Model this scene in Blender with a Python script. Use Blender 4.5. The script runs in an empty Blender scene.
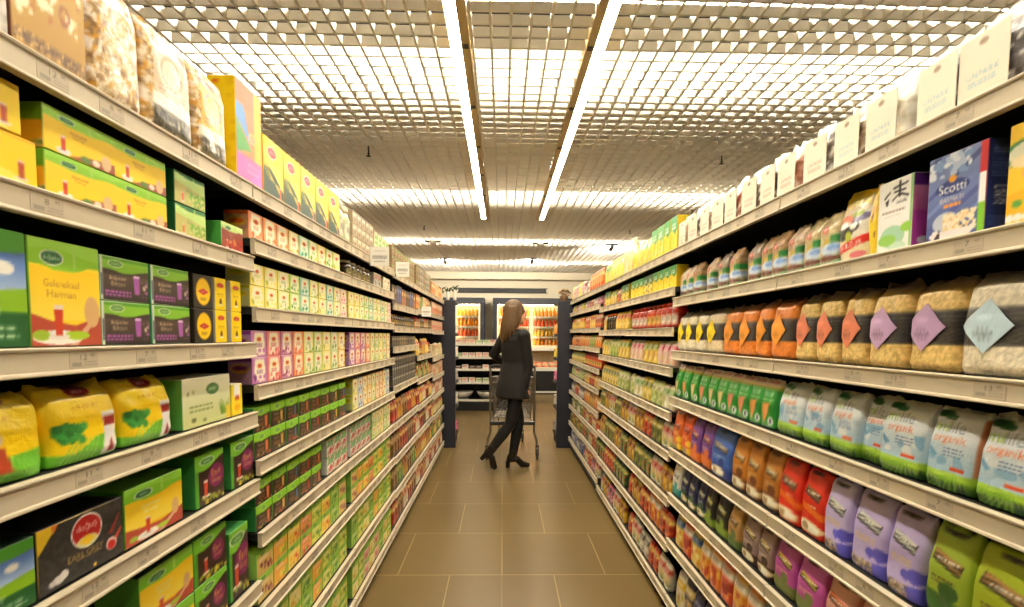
import bpy, bmesh, math, random
import numpy as np
from mathutils import Vector, Matrix

SC = bpy.context.scene
COL = SC.collection
random.seed(11)
PI = math.pi

# ------------------------------------------------------------------ camera
F_PX, PPY, PITCH, YAW, ROLL = 491.351, 365.828, 0.06165, 0.01984, 0.00716
CAM = np.array([0.0, 0.0, 1.38])
def _rot():
    cy, sy = math.cos(YAW), math.sin(YAW)
    fw = np.array([sy*math.cos(PITCH), cy*math.cos(PITCH), -math.sin(PITCH)])
    ri = np.array([cy, -sy, 0.0])
    dn = np.cross(fw, ri)
    c, s = math.cos(ROLL), math.sin(ROLL)
    return np.array([c*ri - s*dn, s*ri + c*dn, fw])
RC = _rot()
def at(x, y, Y):
    """the point of the place that the photograph shows at pixel x, y, at depth Y down the aisle"""
    d = RC.T @ np.array([(x-512.0)/F_PX, (y-PPY)/F_PX, 1.0])
    p = CAM + d*Y/d[1]
    return Vector(p)
def along(px, X, Z):
    """how far down the aisle column px of the photograph meets the line at X, Z"""
    k = (px-512.0)/F_PX
    r = RC[0] - k*RC[2]
    return -(r[0]*X + r[2]*(Z-1.38))/r[1]

cd = bpy.data.cameras.new('camera')
cam = bpy.data.objects.new('camera', cd); COL.objects.link(cam)
cd.sensor_fit = 'HORIZONTAL'; cd.sensor_width = 36.0
cd.lens = F_PX/1024*36.0
cd.shift_x = 0.0; cd.shift_y = (PPY-303.5)/1024
cd.clip_start = 0.05; cd.clip_end = 100
cam.matrix_world = Matrix(((RC[0][0], -RC[1][0], -RC[2][0], 0), (RC[0][1], -RC[1][1], -RC[2][1], 0), (RC[0][2], -RC[1][2], -RC[2][2], 1.38), (0, 0, 0, 1)))
cd.dof.use_dof = True; cd.dof.focus_distance = 3.6; cd.dof.aperture_fstop = 9.0
SC.camera = cam

XL, XR = -0.701, 0.817          # front of the price rails, each side
YL0, YR0, BAY = 1.416, 1.462, 0.9

# ------------------------------------------------------------------ materials
def lin(c):
    c = np.asarray(c, float)/255.0
    return np.where(c <= 0.04045, c/12.92, ((c+0.055)/1.055)**2.4)
def mat(name, rgb, rough=0.5, metal=0.0, emit=0.0, ecol=None, vary=0.06, scale=8.0, alpha=1.0, trans=0.0):
    m = bpy.data.materials.new(name); m.use_nodes = True
    nt = m.node_tree; b = nt.nodes['Principled BSDF']
    l = lin(rgb)
    b.inputs['Roughness'].default_value = rough
    b.inputs['Metallic'].default_value = metal
    if trans: b.inputs['Transmission Weight'].default_value = trans; b.inputs['IOR'].default_value = 1.1
    if alpha < 1: b.inputs['Alpha'].default_value = alpha
    if vary:
        tc = nt.nodes.new('ShaderNodeTexCoord'); n = nt.nodes.new('ShaderNodeTexNoise'); r = nt.nodes.new('ShaderNodeMix'); r.data_type = 'RGBA'
        n.inputs['Scale'].default_value = scale; n.inputs['Detail'].default_value = 4
        nt.links.new(tc.outputs['Object'], n.inputs['Vector'])
        r.inputs[6].default_value = (*(l*(1-vary)), 1); r.inputs[7].default_value = (*np.minimum(l*(1+vary), 1), 1)
        nt.links.new(n.outputs['Fac'], r.inputs[0]); nt.links.new(r.outputs[2], b.inputs['Base Color'])
    else:
        b.inputs['Base Color'].default_value = (*l, 1)
    if emit:
        b.inputs['Emission Color'].default_value = (*lin(ecol or rgb), 1); b.inputs['Emission Strength'].default_value = emit
    return m
def print_mat(name, rough, coat=0.0, bump=0.0, bscale=60):
    m = bpy.data.materials.new(name); m.use_nodes = True
    nt = m.node_tree; b = nt.nodes['Principled BSDF']
    a = nt.nodes.new('ShaderNodeAttribute'); a.attribute_name = 'Col'
    nt.links.new(a.outputs['Color'], b.inputs['Base Color'])
    b.inputs['Roughness'].default_value = rough
    b.inputs['Coat Weight'].default_value = coat; b.inputs['Coat Roughness'].default_value = 0.12
    if bump:
        tc = nt.nodes.new('ShaderNodeTexCoord'); n = nt.nodes.new('ShaderNodeTexNoise'); bp = nt.nodes.new('ShaderNodeBump')
        n.inputs['Scale'].default_value = bscale; n.inputs['Detail'].default_value = 3; n.inputs['Distortion'].default_value = 1.5
        bp.inputs['Strength'].default_value = bump; bp.inputs['Distance'].default_value = 0.004
        nt.links.new(tc.outputs['Object'], n.inputs['Vector']); nt.links.new(n.outputs['Fac'], bp.inputs['Height']); nt.links.new(bp.outputs['Normal'], b.inputs['Normal'])
    return m
M = {}
M['carton'] = print_mat('printed_carton', 0.42)
M['film'] = print_mat('plastic_film', 0.3, 0.35, 0.5, 45)
M['matte'] = print_mat('matte_pouch', 0.5, 0.05, 0.35, 35)
M['card'] = print_mat('paper_card', 0.6)
M['glass_jar'] = print_mat('filled_glass', 0.15, 0.5)
M['rail'] = mat('price_rail_plastic', (206, 192, 165), 0.38, vary=0.03)
M['board'] = mat('charcoal_shelf_steel', (26, 25, 24), 0.55)
M['panel'] = mat('black_back_panel', (16, 15, 14), 0.7)
M['plinth'] = mat('dark_plinth', (22, 21, 20), 0.6)
M['navy'] = mat('navy_end_panel', (34, 36, 48), 0.5)
M['black'] = mat('black_paint', (14, 14, 15), 0.5)
M['white'] = mat('white_enamel', (236, 230, 216), 0.45, vary=0.02)
M['wallp'] = mat('cream_plaster', (232, 222, 198), 0.8, vary=0.03, scale=2)
M['grid'] = mat('ceiling_grid_enamel', (249, 243, 230), 0.5, vary=0.0)
M['slab'] = mat('dark_ceiling_void', (24, 22, 20), 0.9)
M['steel'] = mat('zinc_wire', (150, 146, 138), 0.32, 0.9, vary=0.05)
M['dsteel'] = mat('dark_grey_plastic', (52, 50, 47), 0.45)
M['rubber'] = mat('grey_rubber', (60, 58, 55), 0.7)
M['housing'] = mat('gold_white_housing', (205, 180, 130), 0.4)
M['tube'] = mat('lit_tube', (255, 244, 214), 0.4, emit=53.0, ecol=(255, 245, 224), vary=0)
M['tube2'] = mat('lit_cross_tube', (255, 244, 214), 0.4, emit=76.0, ecol=(255, 245, 224), vary=0)
M['fridge_tube'] = mat('lit_fridge_tube', (255, 246, 220), 0.4, emit=22.0, ecol=(255, 234, 192), vary=0)
M['fridge_in'] = mat('fridge_liner', (245, 232, 196), 0.5, vary=0.02)
M['wicker'] = mat('brown_wicker', (118, 88, 56), 0.8, vary=0.35, scale=60)
M['dry'] = mat('dried_stems', (150, 125, 88), 0.9, vary=0.4, scale=50)
M['leaf'] = mat('dark_green_leaf', (52, 66, 40), 0.6, vary=0.3, scale=40)
M['skin'] = mat('skin', (214, 160, 128), 0.5, vary=0.05)
M['hair'] = mat('blond_hair', (88, 62, 30), 0.6, vary=0.5, scale=80)
M['coat'] = mat('black_wool_coat', (15, 13, 11), 0.8, vary=0.2, scale=60)
M['jean'] = mat('black_denim', (12, 12, 15), 0.75, vary=0.15, scale=60)
M['boot'] = mat('dark_leather', (24, 18, 14), 0.35, vary=0.15, scale=40)
M['lip'] = mat('lip_tint', (176, 86, 80), 0.4, vary=0)
M['eye'] = mat('eye_dark', (40, 30, 25), 0.2, vary=0)

def on_floor(x, y):
    d = RC.T @ np.array([(x-512.0)/F_PX, (y-PPY)/F_PX, 1.0])
    return CAM + d*(-1.38)/d[2]
X0 = float(on_floor(501.9, 575.1)[0])
FX = 0.3 - X0
def floor_mat():
    m = bpy.data.materials.new('taupe_floor_tile'); m.use_nodes = True
    nt = m.node_tree; b = nt.nodes['Principled BSDF']; N = nt.nodes.new; L = nt.links.new
    tc = N('ShaderNodeTexCoord'); mp = N('ShaderNodeMapping'); br = N('ShaderNodeTexBrick')
    L(tc.outputs['Object'], mp.inputs['Vector']); L(mp.outputs['Vector'], br.inputs['Vector'])
    # rows run across the aisle, 0.6 m deep, every second row shifted by half a tile
    mp.inputs['Location'].default_value = (FX, -2.759+1.2*3, 0)
    br.offset = 0.5; br.offset_frequency = 2; br.squash = 1
    br.inputs['Scale'].default_value = 1.0; br.inputs['Brick Width'].default_value = 0.6; br.inputs['Row Height'].default_value = 0.6
    br.inputs['Mortar Size'].default_value = 0.004; br.inputs['Mortar Smooth'].default_value = 0.3; br.inputs['Bias'].default_value = 0
    br.inputs['Color1'].default_value = (*lin((110, 90, 53)), 1); br.inputs['Color2'].default_value = (*lin((118, 97, 58)), 1); br.inputs['Mortar'].default_value = (*lin((160, 138, 90)), 1)
    n = N('ShaderNodeTexNoise'); n.inputs['Scale'].default_value = 3.5; n.inputs['Detail'].default_value = 6; n.inputs['Roughness'].default_value = 0.65
    L(tc.outputs['Object'], n.inputs['Vector'])
    mx = N('ShaderNodeMix'); mx.data_type = 'RGBA'; mx.blend_type = 'MULTIPLY'; mx.inputs[0].default_value = 1
    rp = N('ShaderNodeMapRange'); rp.inputs['To Min'].default_value = 0.9; rp.inputs['To Max'].default_value = 1.1
    L(n.outputs['Fac'], rp.inputs['Value']); L(br.outputs['Color'], mx.inputs[6]); L(rp.outputs['Result'], mx.inputs[7])
    # one straight joint runs the length of the aisle
    sx = N('ShaderNodeSeparateXYZ'); L(tc.outputs['Object'], sx.inputs[0])
    sb = N('ShaderNodeMath'); sb.operation = 'SUBTRACT'; sb.inputs[1].default_value = X0; L(sx.outputs['X'], sb.inputs[0])
    ab = N('ShaderNodeMath'); ab.operation = 'ABSOLUTE'; L(sb.outputs[0], ab.inputs[0])
    lt = N('ShaderNodeMath'); lt.operation = 'LESS_THAN'; lt.inputs[1].default_value = 0.0025; L(ab.outputs[0], lt.inputs[0])
    hf = N('ShaderNodeMath'); hf.operation = 'MULTIPLY'; hf.inputs[1].default_value = 0.6; L(lt.outputs[0], hf.inputs[0])
    mj = N('ShaderNodeMix'); mj.data_type = 'RGBA'; L(hf.outputs[0], mj.inputs[0]); L(mx.outputs[2], mj.inputs[6]); mj.inputs[7].default_value = (*lin((156, 134, 88)), 1)
    L(mj.outputs[2], b.inputs['Base Color'])
    r2 = N('ShaderNodeMapRange'); r2.inputs['To Min'].default_value = 0.27; r2.inputs['To Max'].default_value = 0.32
    L(n.outputs['Fac'], r2.inputs['Value']); L(r2.outputs['Result'], b.inputs['Roughness'])
    bp = N('ShaderNodeBump'); bp.inputs['Strength'].default_value = 0.15; bp.inputs['Distance'].default_value = 0.01
    L(br.outputs['Fac'], bp.inputs['Height']); bp.invert = True; L(bp.outputs['Normal'], b.inputs['Normal'])
    return m

# ------------------------------------------------------------------ object helpers
def tag(o, label=None, cat=None, group=None, kind=None):
    if label: o['label'] = label
    if cat: o['category'] = cat
    if group: o['group'] = group
    if kind: o['kind'] = kind
    return o
def obj(name, me, parent=None, loc=None, rz=None):
    o = bpy.data.objects.new(name, me); COL.objects.link(o)
    if parent: o.parent = parent
    if loc is not None: o.location = loc
    if rz is not None: o.rotation_euler = (0, 0, rz)
    return o
def empty(name, loc, rz=0.0):
    return obj(name, None, None, loc, rz)

class MB:
    """collects shapes; build() links them as one mesh"""
    def __init__(s): s.v = []; s.f = []; s.sm = []
    def add(s, vs, fs, smooth=False):
        b = len(s.v); s.v += [tuple(v) for v in vs]
        for f in fs: s.f.append(tuple(b+i for i in f)); s.sm.append(smooth)
        return s
    def box(s, x0, x1, y0, y1, z0, z1):
        vs = [(x, y, z) for z in (z0, z1) for y in (y0, y1) for x in (x0, x1)]
        return s.add(vs, [(0, 2, 3, 1), (4, 5, 7, 6), (0, 1, 5, 4), (2, 6, 7, 3), (0, 4, 6, 2), (1, 3, 7, 5)])
    def cbox(s, x0, x1, y0, y1, z0, z1, b=0.004):
        """a box with chamfered edges"""
        lo, hi = (x0, y0, z0), (x1, y1, z1); vs = []; ix = {}
        cs = [(i, j, k) for i in (0, 1) for j in (0, 1) for k in (0, 1)]
        for c in cs:
            for a in range(3):
                p = [(hi if c[q] else lo)[q] + (0 if q == a else (-b if c[q] else b)) for q in range(3)]
                ix[(c, a)] = len(vs); vs.append(p)
        fs = []
        for a in range(3):
            q, r = [i for i in range(3) if i != a]
            for sg in (0, 1):
                def C(i, j):
                    c = [0, 0, 0]; c[a] = sg; c[q] = i; c[r] = j
                    return ix[(tuple(c), a)]
                fs.append((C(0, 0), C(1, 0), C(1, 1), C(0, 1)))
        for k in range(3):
            a1, a2 = [i for i in range(3) if i != k]
            for i in (0, 1):
                for j in (0, 1):
                    c0 = [0, 0, 0]; c0[a1] = i; c0[a2] = j; c1 = list(c0); c1[k] = 1
                    c0, c1 = tuple(c0), tuple(c1)
                    fs.append((ix[(c0, a1)], ix[(c1, a1)], ix[(c1, a2)], ix[(c0, a2)]))
        for c in cs: fs.append((ix[(c, 0)], ix[(c, 1)], ix[(c, 2)]))
        return s.add(vs, fs)
    def tube(s, pts, r, n=10, caps=True, up=None):
        """tube along pts; r a number, a list, or a list of (ra, rb) pairs with ra along side axis"""
        pts = [Vector(p) for p in pts]; m = len(pts)
        if isinstance(r, (int, float)): r = [r]*m
        rr = [(q, q) if isinstance(q, (int, float)) else q for q in r]
        vs = []; prev = None
        for i, p in enumerate(pts):
            t = (pts[min(i+1, m-1)] - pts[max(i-1, 0)]).normalized()
            u = Vector(up) if up is not None else (prev if prev is not None else (Vector((0, 0, 1)) if abs(t.z) < 0.9 else Vector((1, 0, 0))))
            a = u - t*u.dot(t)
            if a.length < 1e-5: a = t.orthogonal()
            a.normalize(); b = t.cross(a); prev = a
            for k in range(n):
                th = 2*PI*k/n
                vs.append(p + a*(rr[i][0]*math.cos(th)) + b*(rr[i][1]*math.sin(th)))
        fs = [(i*n+k, i*n+(k+1) % n, (i+1)*n+(k+1) % n, (i+1)*n+k) for i in range(m-1) for k in range(n)]
        s.add(vs, fs, True)
        if caps: s.add(vs[:n], [tuple(range(n))[::-1]]); s.add(vs[-n:], [tuple(range(n))])
        return s
    def ell(s, c, r, n=14, m=9, M=None):
        vs = []; c = Vector(c)
        for i in range(m+1):
            ph = PI*i/m
            for k in range(n):
                th = 2*PI*k/n
                p = Vector((r[0]*math.sin(ph)*math.cos(th), r[1]*math.sin(ph)*math.sin(th), r[2]*math.cos(ph)))
                if M is not None: p = M @ p
                vs.append(c+p)
        fs = [(i*n+k, (i+1)*n+k, (i+1)*n+(k+1) % n, i*n+(k+1) % n) for i in range(m) for k in range(n)]
        return s.add(vs, fs, True)
    def lathe(s, prof, c=(0, 0, 0), n=16):
        vs = []; c = Vector(c)
        for r, z in prof:
            for k in range(n):
                th = 2*PI*k/n; vs.append(c+Vector((r*math.cos(th), r*math.sin(th), z)))
        m = len(prof)
        fs = [(i*n+k, i*n+(k+1) % n, (i+1)*n+(k+1) % n, (i+1)*n+k) for i in range(m-1) for k in range(n)]
        return s.add(vs, fs, True)
    def mesh(s, name, material):
        me = bpy.data.meshes.new(name); me.from_pydata(s.v, [], s.f)
        me.polygons.foreach_set('use_smooth', s.sm)
        if material is not None: me.materials.append(M[material] if isinstance(material, str) else material)
        return me
    def build(s, name, material, parent=None, loc=None, rz=None):
        return obj(name, s.mesh(name, material), parent, loc, rz)
def fused(mb, name, material, voxel, smooth=4):
    """one continuous skin over everything collected in mb"""
    tmp = bpy.data.objects.new('tmp', mb.mesh(name, material)); COL.objects.link(tmp)
    bm = bmesh.new(); bm.from_mesh(tmp.data); bmesh.ops.remove_doubles(bm, verts=bm.verts, dist=1e-5); bmesh.ops.recalc_face_normals(bm, faces=bm.faces); bm.to_mesh(tmp.data); bm.free()
    r = tmp.modifiers.new('r', 'REMESH'); r.mode = 'VOXEL'; r.voxel_size = voxel; r.use_smooth_shade = True
    q = tmp.modifiers.new('s', 'SMOOTH'); q.iterations = smooth; q.factor = 0.5
    dg = bpy.context.evaluated_depsgraph_get(); dg.update()
    me = bpy.data.meshes.new_from_object(tmp.evaluated_get(dg)); me.name = name
    bpy.data.objects.remove(tmp)
    return me

# ------------------------------------------------------------------ printed artwork
_glyphs = {}
def glyphs(txt):
    if txt not in _glyphs:
        cu = bpy.data.curves.new('lettering', 'FONT'); cu.body = txt; cu.resolution_u = 3
        o = bpy.data.objects.new('lettering', cu); COL.objects.link(o)
        dg = bpy.context.evaluated_depsgraph_get(); dg.update()
        me = bpy.data.meshes.new_from_object(o.evaluated_get(dg)); me.calc_loop_triangles()
        v = np.array([x.co[:2] for x in me.vertices]) if len(me.vertices) else np.zeros((0, 2))
        t = np.array([x.vertices[:] for x in me.loop_triangles]) if len(me.loop_triangles) else np.zeros((0, 3), int)
        bpy.data.objects.remove(o); bpy.data.meshes.remove(me); bpy.data.curves.remove(cu)
        if len(v):
            lo, hi = v.min(0), v.max(0); v = (v-(lo+hi)/2)/max(hi[1]-lo[1], 1e-6)
        _glyphs[txt] = v[t] if len(t) else np.zeros((0, 3, 2))
    return _glyphs[txt]

class Cv:
    """a drawing surface: u 0..1 across, v 0..1 upwards; radii and text heights in units of the height"""
    def __init__(s, asp, c, n=120):
        s.asp = asp; s.H = n; s.W = max(10, int(round(n*asp)))
        s.a = np.empty((s.H, s.W, 3)); s.a[:] = np.asarray(c, float)/255
        s.u, s.v = np.meshgrid((np.arange(s.W)+.5)/s.W, (np.arange(s.H)+.5)/s.H)
    def put(s, m, c): s.a[m] = np.asarray(c, float)/255; return s
    def rect(s, u0, v0, u1, v1, c): return s.put((s.u >= u0) & (s.u < u1) & (s.v >= v0) & (s.v < v1), c)
    def ell(s, cx, cy, rx, ry, c): return s.put(((s.u-cx)*s.asp/rx)**2+((s.v-cy)/ry)**2 < 1, c)
    def ring(s, cx, cy, rx, ry, t, c):
        q = ((s.u-cx)*s.asp/rx)**2+((s.v-cy)/ry)**2
        return s.put((q < 1) & (q > (1-t)**2), c)
    def poly(s, pts, c):
        m = np.zeros(s.u.shape, bool); n = len(pts)
        for i in range(n):
            (x0, y0), (x1, y1) = pts[i], pts[(i+1) % n]
            if y0 == y1: continue
            m ^= ((s.v >= min(y0, y1)) & (s.v < max(y0, y1)) & (s.u < x0+(s.v-y0)*(x1-x0)/(y1-y0)))
        return s.put(m, c)
    def grad(s, v0, v1, c0, c1, u0=0, u1=1):
        m = (s.v >= v0) & (s.v <= v1) & (s.u >= u0) & (s.u <= u1)
        t = ((s.v-v0)/(v1-v0))[m][:, None]
        s.a[m] = (np.asarray(c0, float)*(1-t)+np.asarray(c1, float)*t)/255; return s
    def above(s, f, c): return s.put(s.v > f(s.u), c)
    def speck(s, cols, dens, size, u0=0, v0=0, u1=1, v1=1, seed=1, el=1.6):
        r = random.Random(seed)
        n = int(dens*(u1-u0)*(v1-v0)*s.asp/size**2)
        for _ in range(n):
            cx, cy = r.uniform(u0, u1), r.uniform(v0, v1); q = size*r.uniform(.5, 1.3); e = r.uniform(1, el)
            c = r.choice(cols)
            x0, x1 = int((cx-q*e/s.asp)*s.W), int((cx+q*e/s.asp)*s.W)+2; y0, y1 = int((cy-q*e)*s.H), int((cy+q*e)*s.H)+2
            x0, y0 = max(x0, 0), max(y0, 0)
            U, V = s.u[y0:y1, x0:x1], s.v[y0:y1, x0:x1]
            if not U.size: continue
            an = r.uniform(0, PI); dx, dy = (U-cx)*s.asp, V-cy
            p, w = dx*math.cos(an)+dy*math.sin(an), -dx*math.sin(an)+dy*math.cos(an)
            mk = (p/(q*e*.6))**2+(w/(q*.6))**2 < 1
            mk &= (U >= u0) & (U <= u1) & (V >= v0) & (V <= v1)
            s.a[y0:y1, x0:x1][mk] = np.asarray(c, float)/255
        return s
    def text(s, txt, cx, cy, h, c, maxw=None, shear=0.0, rot=0.0):
        T = glyphs(txt)
        if not len(T): return s
        P = T.copy()*h
        wid = P[..., 0].max()-P[..., 0].min()
        if maxw and wid > maxw*s.asp: P[..., 0] *= maxw*s.asp/wid
        P[..., 0] += shear*P[..., 1]
        if rot:
            x, y = P[..., 0].copy(), P[..., 1].copy(); P[..., 0] = x*math.cos(rot)-y*math.sin(rot); P[..., 1] = x*math.sin(rot)+y*math.cos(rot)
        P[..., 0] = P[..., 0]/s.asp+cx; P[..., 1] += cy
        col = np.asarray(c, float)/255
        for A, B, C in P:
            x0, x1 = int(min(A[0], B[0], C[0])*s.W), int(max(A[0], B[0], C[0])*s.W)+2
            y0, y1 = int(min(A[1], B[1], C[1])*s.H), int(max(A[1], B[1], C[1])*s.H)+2
            x0, y0 = max(x0, 0), max(y0, 0)
            U, V = s.u[y0:y1, x0:x1], s.v[y0:y1, x0:x1]
            if not U.size: continue
            d = lambda p, q: (q[0]-p[0])*(V-p[1])-(q[1]-p[1])*(U-p[0])
            e0, e1, e2 = d(A, B), d(B, C), d(C, A)
            mk = ((e0 >= 0) & (e1 >= 0) & (e2 >= 0)) | ((e0 <= 0) & (e1 <= 0) & (e2 <= 0))
            s.a[y0:y1, x0:x1][mk] = col
        return s
    def lines(s, u0, u1, v, n, c, t=0.012, gap=0.03, seed=0):
        """rows of small print"""
        r = random.Random(seed)
        for i in range(n):
            y = v-i*gap; x = u0
            while x < u1-.02:
                w = r.uniform(.03, .09)
                s.rect(x, y-t, min(x+w, u1), y+t, c); x += w+.02
        return s
    def at(s, U, V, du, dv):
        """box-averaged colours at points U, V"""
        I = np.zeros((s.H+1, s.W+1, 3)); I[1:, 1:] = s.a.cumsum(0).cumsum(1)
        x0 = np.clip(np.round((U-du/2)*s.W), 0, s.W-1).astype(int); x1 = np.clip(np.round((U+du/2)*s.W), 1, s.W).astype(int); x1 = np.maximum(x1, x0+1)
        y0 = np.clip(np.round((V-dv/2)*s.H), 0, s.H-1).astype(int); y1 = np.clip(np.round((V+dv/2)*s.H), 1, s.H).astype(int); y1 = np.maximum(y1, y0+1)
        return (I[y1, x1]-I[y0, x1]-I[y1, x0]+I[y0, x0])/((x1-x0)*(y1-y0))[..., None]

def coloured_mesh(name, vs, fs, cols, material, smooth):
    me = bpy.data.meshes.new(name); me.from_pydata([tuple(v) for v in vs], [], fs)
    at_ = me.color_attributes.new('Col', 'FLOAT_COLOR', 'POINT')
    c = np.ones((len(vs), 4)); c[:, :3] = lin(np.clip(np.asarray(cols), 0, 1)*255)
    at_.data.foreach_set('color', c.ravel())
    if smooth: me.polygons.foreach_set('use_smooth', [True]*len(fs))
    me.materials.append(M[material])
    return me
def grid_cols(src, nu, nv):
    U, V = np.meshgrid(np.linspace(0, 1, nu+1), np.linspace(0, 1, nv+1))
    if isinstance(src, Cv): return src.at(U, V, 1/nu, 1/nv)
    c = np.empty((nv+1, nu+1, 3)); c[:] = np.asarray(src, float)/255
    return c
def carton_mesh(name, w, d, h, front, side, top, nu=14, nv=14, b=0.0015, material='carton', snu=8, back=None):
    """a carton with chamfered edges, printed front and sides; base centre at the origin, front towards -y"""
    X, Y, Z = w/2, d/2, h
    vs, fs, cs = [], [], []; corner = {}
    back = back if back is not None else (top if not isinstance(top, Cv) else (150, 150, 150))
    def face(o, du, dv, src, a, n, m):
        o, du, dv = map(np.array, (o, du, dv))
        lu, lv = np.linalg.norm(du), np.linalg.norm(dv)
        col = grid_cols(src, n, m); base = len(vs)
        for j in range(m+1):
            for i in range(n+1):
                s = b/lu + (1-2*b/lu)*i/n; t = b/lv + (1-2*b/lv)*j/m
                vs.append(o+du*s+dv*t); cs.append(col[j, i])
        for j in range(m):
            for i in range(n):
                k = base+j*(n+1)+i; fs.append((k, k+1, k+n+2, k+n+1))
        for i, j in ((0, 0), (n, 0), (0, m), (n, m)):
            k = base+j*(n+1)+i; p = o+du*(1 if i else 0)+dv*(1 if j else 0)
            corner[(tuple(int(q) for q in (p[0] > 0, p[1] > 0, p[2] > Z/2)), a)] = k
    face((-X, -Y, 0), (w, 0, 0), (0, 0, h), front, 1, nu, nv)
    sn = snu if isinstance(side, Cv) else 1
    face((-X, Y, 0), (0, -d, 0), (0, 0, h), side, 0, sn, nv if isinstance(side, Cv) else 1)
    face((X, -Y, 0), (0, d, 0), (0, 0, h), side, 0, sn, nv if isinstance(side, Cv) else 1)
    face((X, Y, 0), (-w, 0, 0), (0, 0, h), back, 1, 1, 1)
    face((-X, -Y, h), (w, 0, 0), (0, d, 0), top, 2, nu if isinstance(top, Cv) else 1, snu if isinstance(top, Cv) else 1)
    face((-X, Y, 0), (w, 0, 0), (0, -d, 0), back, 2, 1, 1)
    cc = [(i, j, k) for i in (0, 1) for j in (0, 1) for k in (0, 1)]
    for k in range(3):
        a1, a2 = [i for i in range(3) if i != k]
        for i in (0, 1):
            for j in (0, 1):
                c0 = [0, 0, 0]; c0[a1] = i; c0[a2] = j; c1 = list(c0); c1[k] = 1
                c0, c1 = tuple(c0), tuple(c1)
                fs.append((corner[(c0, a1)], corner[(c1, a1)], corner[(c1, a2)], corner[(c0, a2)]))
    for c in cc: fs.append((corner[(c, 0)], corner[(c, 1)], corner[(c, 2)]))
    return coloured_mesh(name, vs, fs, cs, material, False)
def loft_mesh(name, h, prof, front, side, nu=12, nv=14, material='film', wr=0.0, seed=0, lean=0.0, topc=None):
    """a filled bag, pouch, jar or bottle: prof rows are (v, half width, half depth, squareness)"""
    r = random.Random(seed); P = np.array([p[:4] for p in prof], float)
    V = np.linspace(0, 1, nv+1)
    a, b_, n_ = (np.interp(V, P[:, 0], P[:, i]) for i in (1, 2, 3))
    nb = max(4, nu//2)
    waves = [(r.uniform(3, 16), r.uniform(3, 20), r.uniform(0, 6.3), r.uniform(.3, 1)) for _ in range(7)]
    def wv(u, v): return sum(q*math.sin(i*u+j*v+p) for i, j, p, q in waves)/2.5
    bm_ = b_.max()
    vs, cs, fs = [], [], []
    T = np.linspace(0, 1, nu+1); Uf = 0.45*T+0.55*(1-np.cos(PI*T))/2
    colf = front.at(np.meshgrid(Uf, V)[0], np.meshgrid(Uf, V)[1], 1/nu, 1/nv) if isinstance(front, Cv) else grid_cols(front, nu, nv)
    sc = np.asarray(side, float)/255 if side is not None else None
    for j, v in enumerate(V):
        z = v*h; amp = wr*(0.35+0.65*min(1, abs(v-.45)*2))
        for i in range(nu+1):
            u = Uf[i]; q = abs(2*u-1)
            y = -b_[j]*(max(0, 1-q**n_[j]))**(1/n_[j]) + amp*wv(u, v)*(0.2 if q > .97 else 1)
            x = a[j]*(2*u-1)*(1+wr*3*math.sin(9*v+seed))
            zz = z + (wr*4*wv(u*1.3, 2.0) if j == nv else 0)
            vs.append((x, y+lean*v, max(zz, 0))); cs.append(colf[j, i])
        for i in range(1, nb):
            u = 1-i/nb; q = abs(2*u-1)
            y = b_[j]*(max(0, 1-q**n_[j]))**(1/n_[j]) + amp*wv(u+2, v)*.5
            vs.append((a[j]*(2*u-1), y+lean*v, z)); cs.append(sc if sc is not None else colf[j, 0 if u < .5 else nu])
    k = nu+nb
    for j in range(nv):
        for i in range(k):
            fs.append((j*k+i, j*k+(i+1) % k, (j+1)*k+(i+1) % k, (j+1)*k+i))
    fs.append(tuple(range(k))[::-1]); fs.append(tuple(range(nv*k, nv*k+k)))
    if topc is not None:
        for i in range(nv*k, nv*k+k): cs[i] = np.asarray(topc, float)/255
    return coloured_mesh(name, vs, fs, cs, material, True)

# product kits: mesh, depth, width, height, name, category, look, parts
class Kit:
    def __init__(s, name, cat, look, me, w, d, h, parts=()):
        s.name, s.cat, s.look, s.me, s.w, s.d, s.h, s.parts = name, cat, look, me, w, d, h, parts
ORD = ['zeroth', 'first', 'second', 'third', 'fourth', 'fifth', 'sixth', 'seventh', 'eighth', 'ninth', 'tenth', 'eleventh', 'twelfth', 'thirteenth', 'fourteenth', 'fifteenth',
       'sixteenth', 'seventeenth', 'eighteenth', 'nineteenth', 'twentieth', 'twenty-first', 'twenty-second', 'twenty-third', 'twenty-fourth']
_along = {}; GAPS = {}
def place(side, y0, y1, z, kit, shelf, tier='', label=None, back=0.018, yaw=None, newcol=True, group=None, tiers=1):
    """stand one product on a shelf between y0 and y1"""
    y = (y0+y1)/2; s = 1 if side == 'L' else -1
    k = int(math.floor((y-(YL0 if side == 'L' else YR0))/BAY))
    x = (XL if side == 'L' else XR) - s*(back+kit.d/2)
    if yaw is None: yaw = random.uniform(-.02, .02)
    o = obj(kit.name, kit.me, None, (x, y, z+.0008), s*PI/2+yaw)
    key = (side, k, shelf)
    if newcol: _along[key] = _along.get(key, 0)+1
    run = 'tea-side' if side == 'L' else 'grain-side'
    if label is None:
        label = kit.look + (', %s' % tier if tier else '') + ', %s along %s shelf, %s %s bay' % (ORD[_along[key]], ORD[shelf], ORD[k+2], run)
    tag(o, label, kit.cat, group or '%s on the %s shelf, %s %s bay' % (kit.cat+'s', ORD[shelf], ORD[k+2], run))
    if side+str(k) in GAPS and shelf >= 2:
        free = GAPS[side+str(k)][shelf-2]-.070-GAPS[side+str(k)][shelf-1]
        if tiers*kit.h > free: o.scale = (1, 1, free/(tiers*kit.h)); o.location.z = GAPS[side+str(k)][shelf-1]+.0008+(z-GAPS[side+str(k)][shelf-1])*free/(tiers*kit.h)
    for p in kit.parts:
        c = obj(p[0], p[1], o)
        if len(p) > 2: c['label'] = p[2]
    return o

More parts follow.
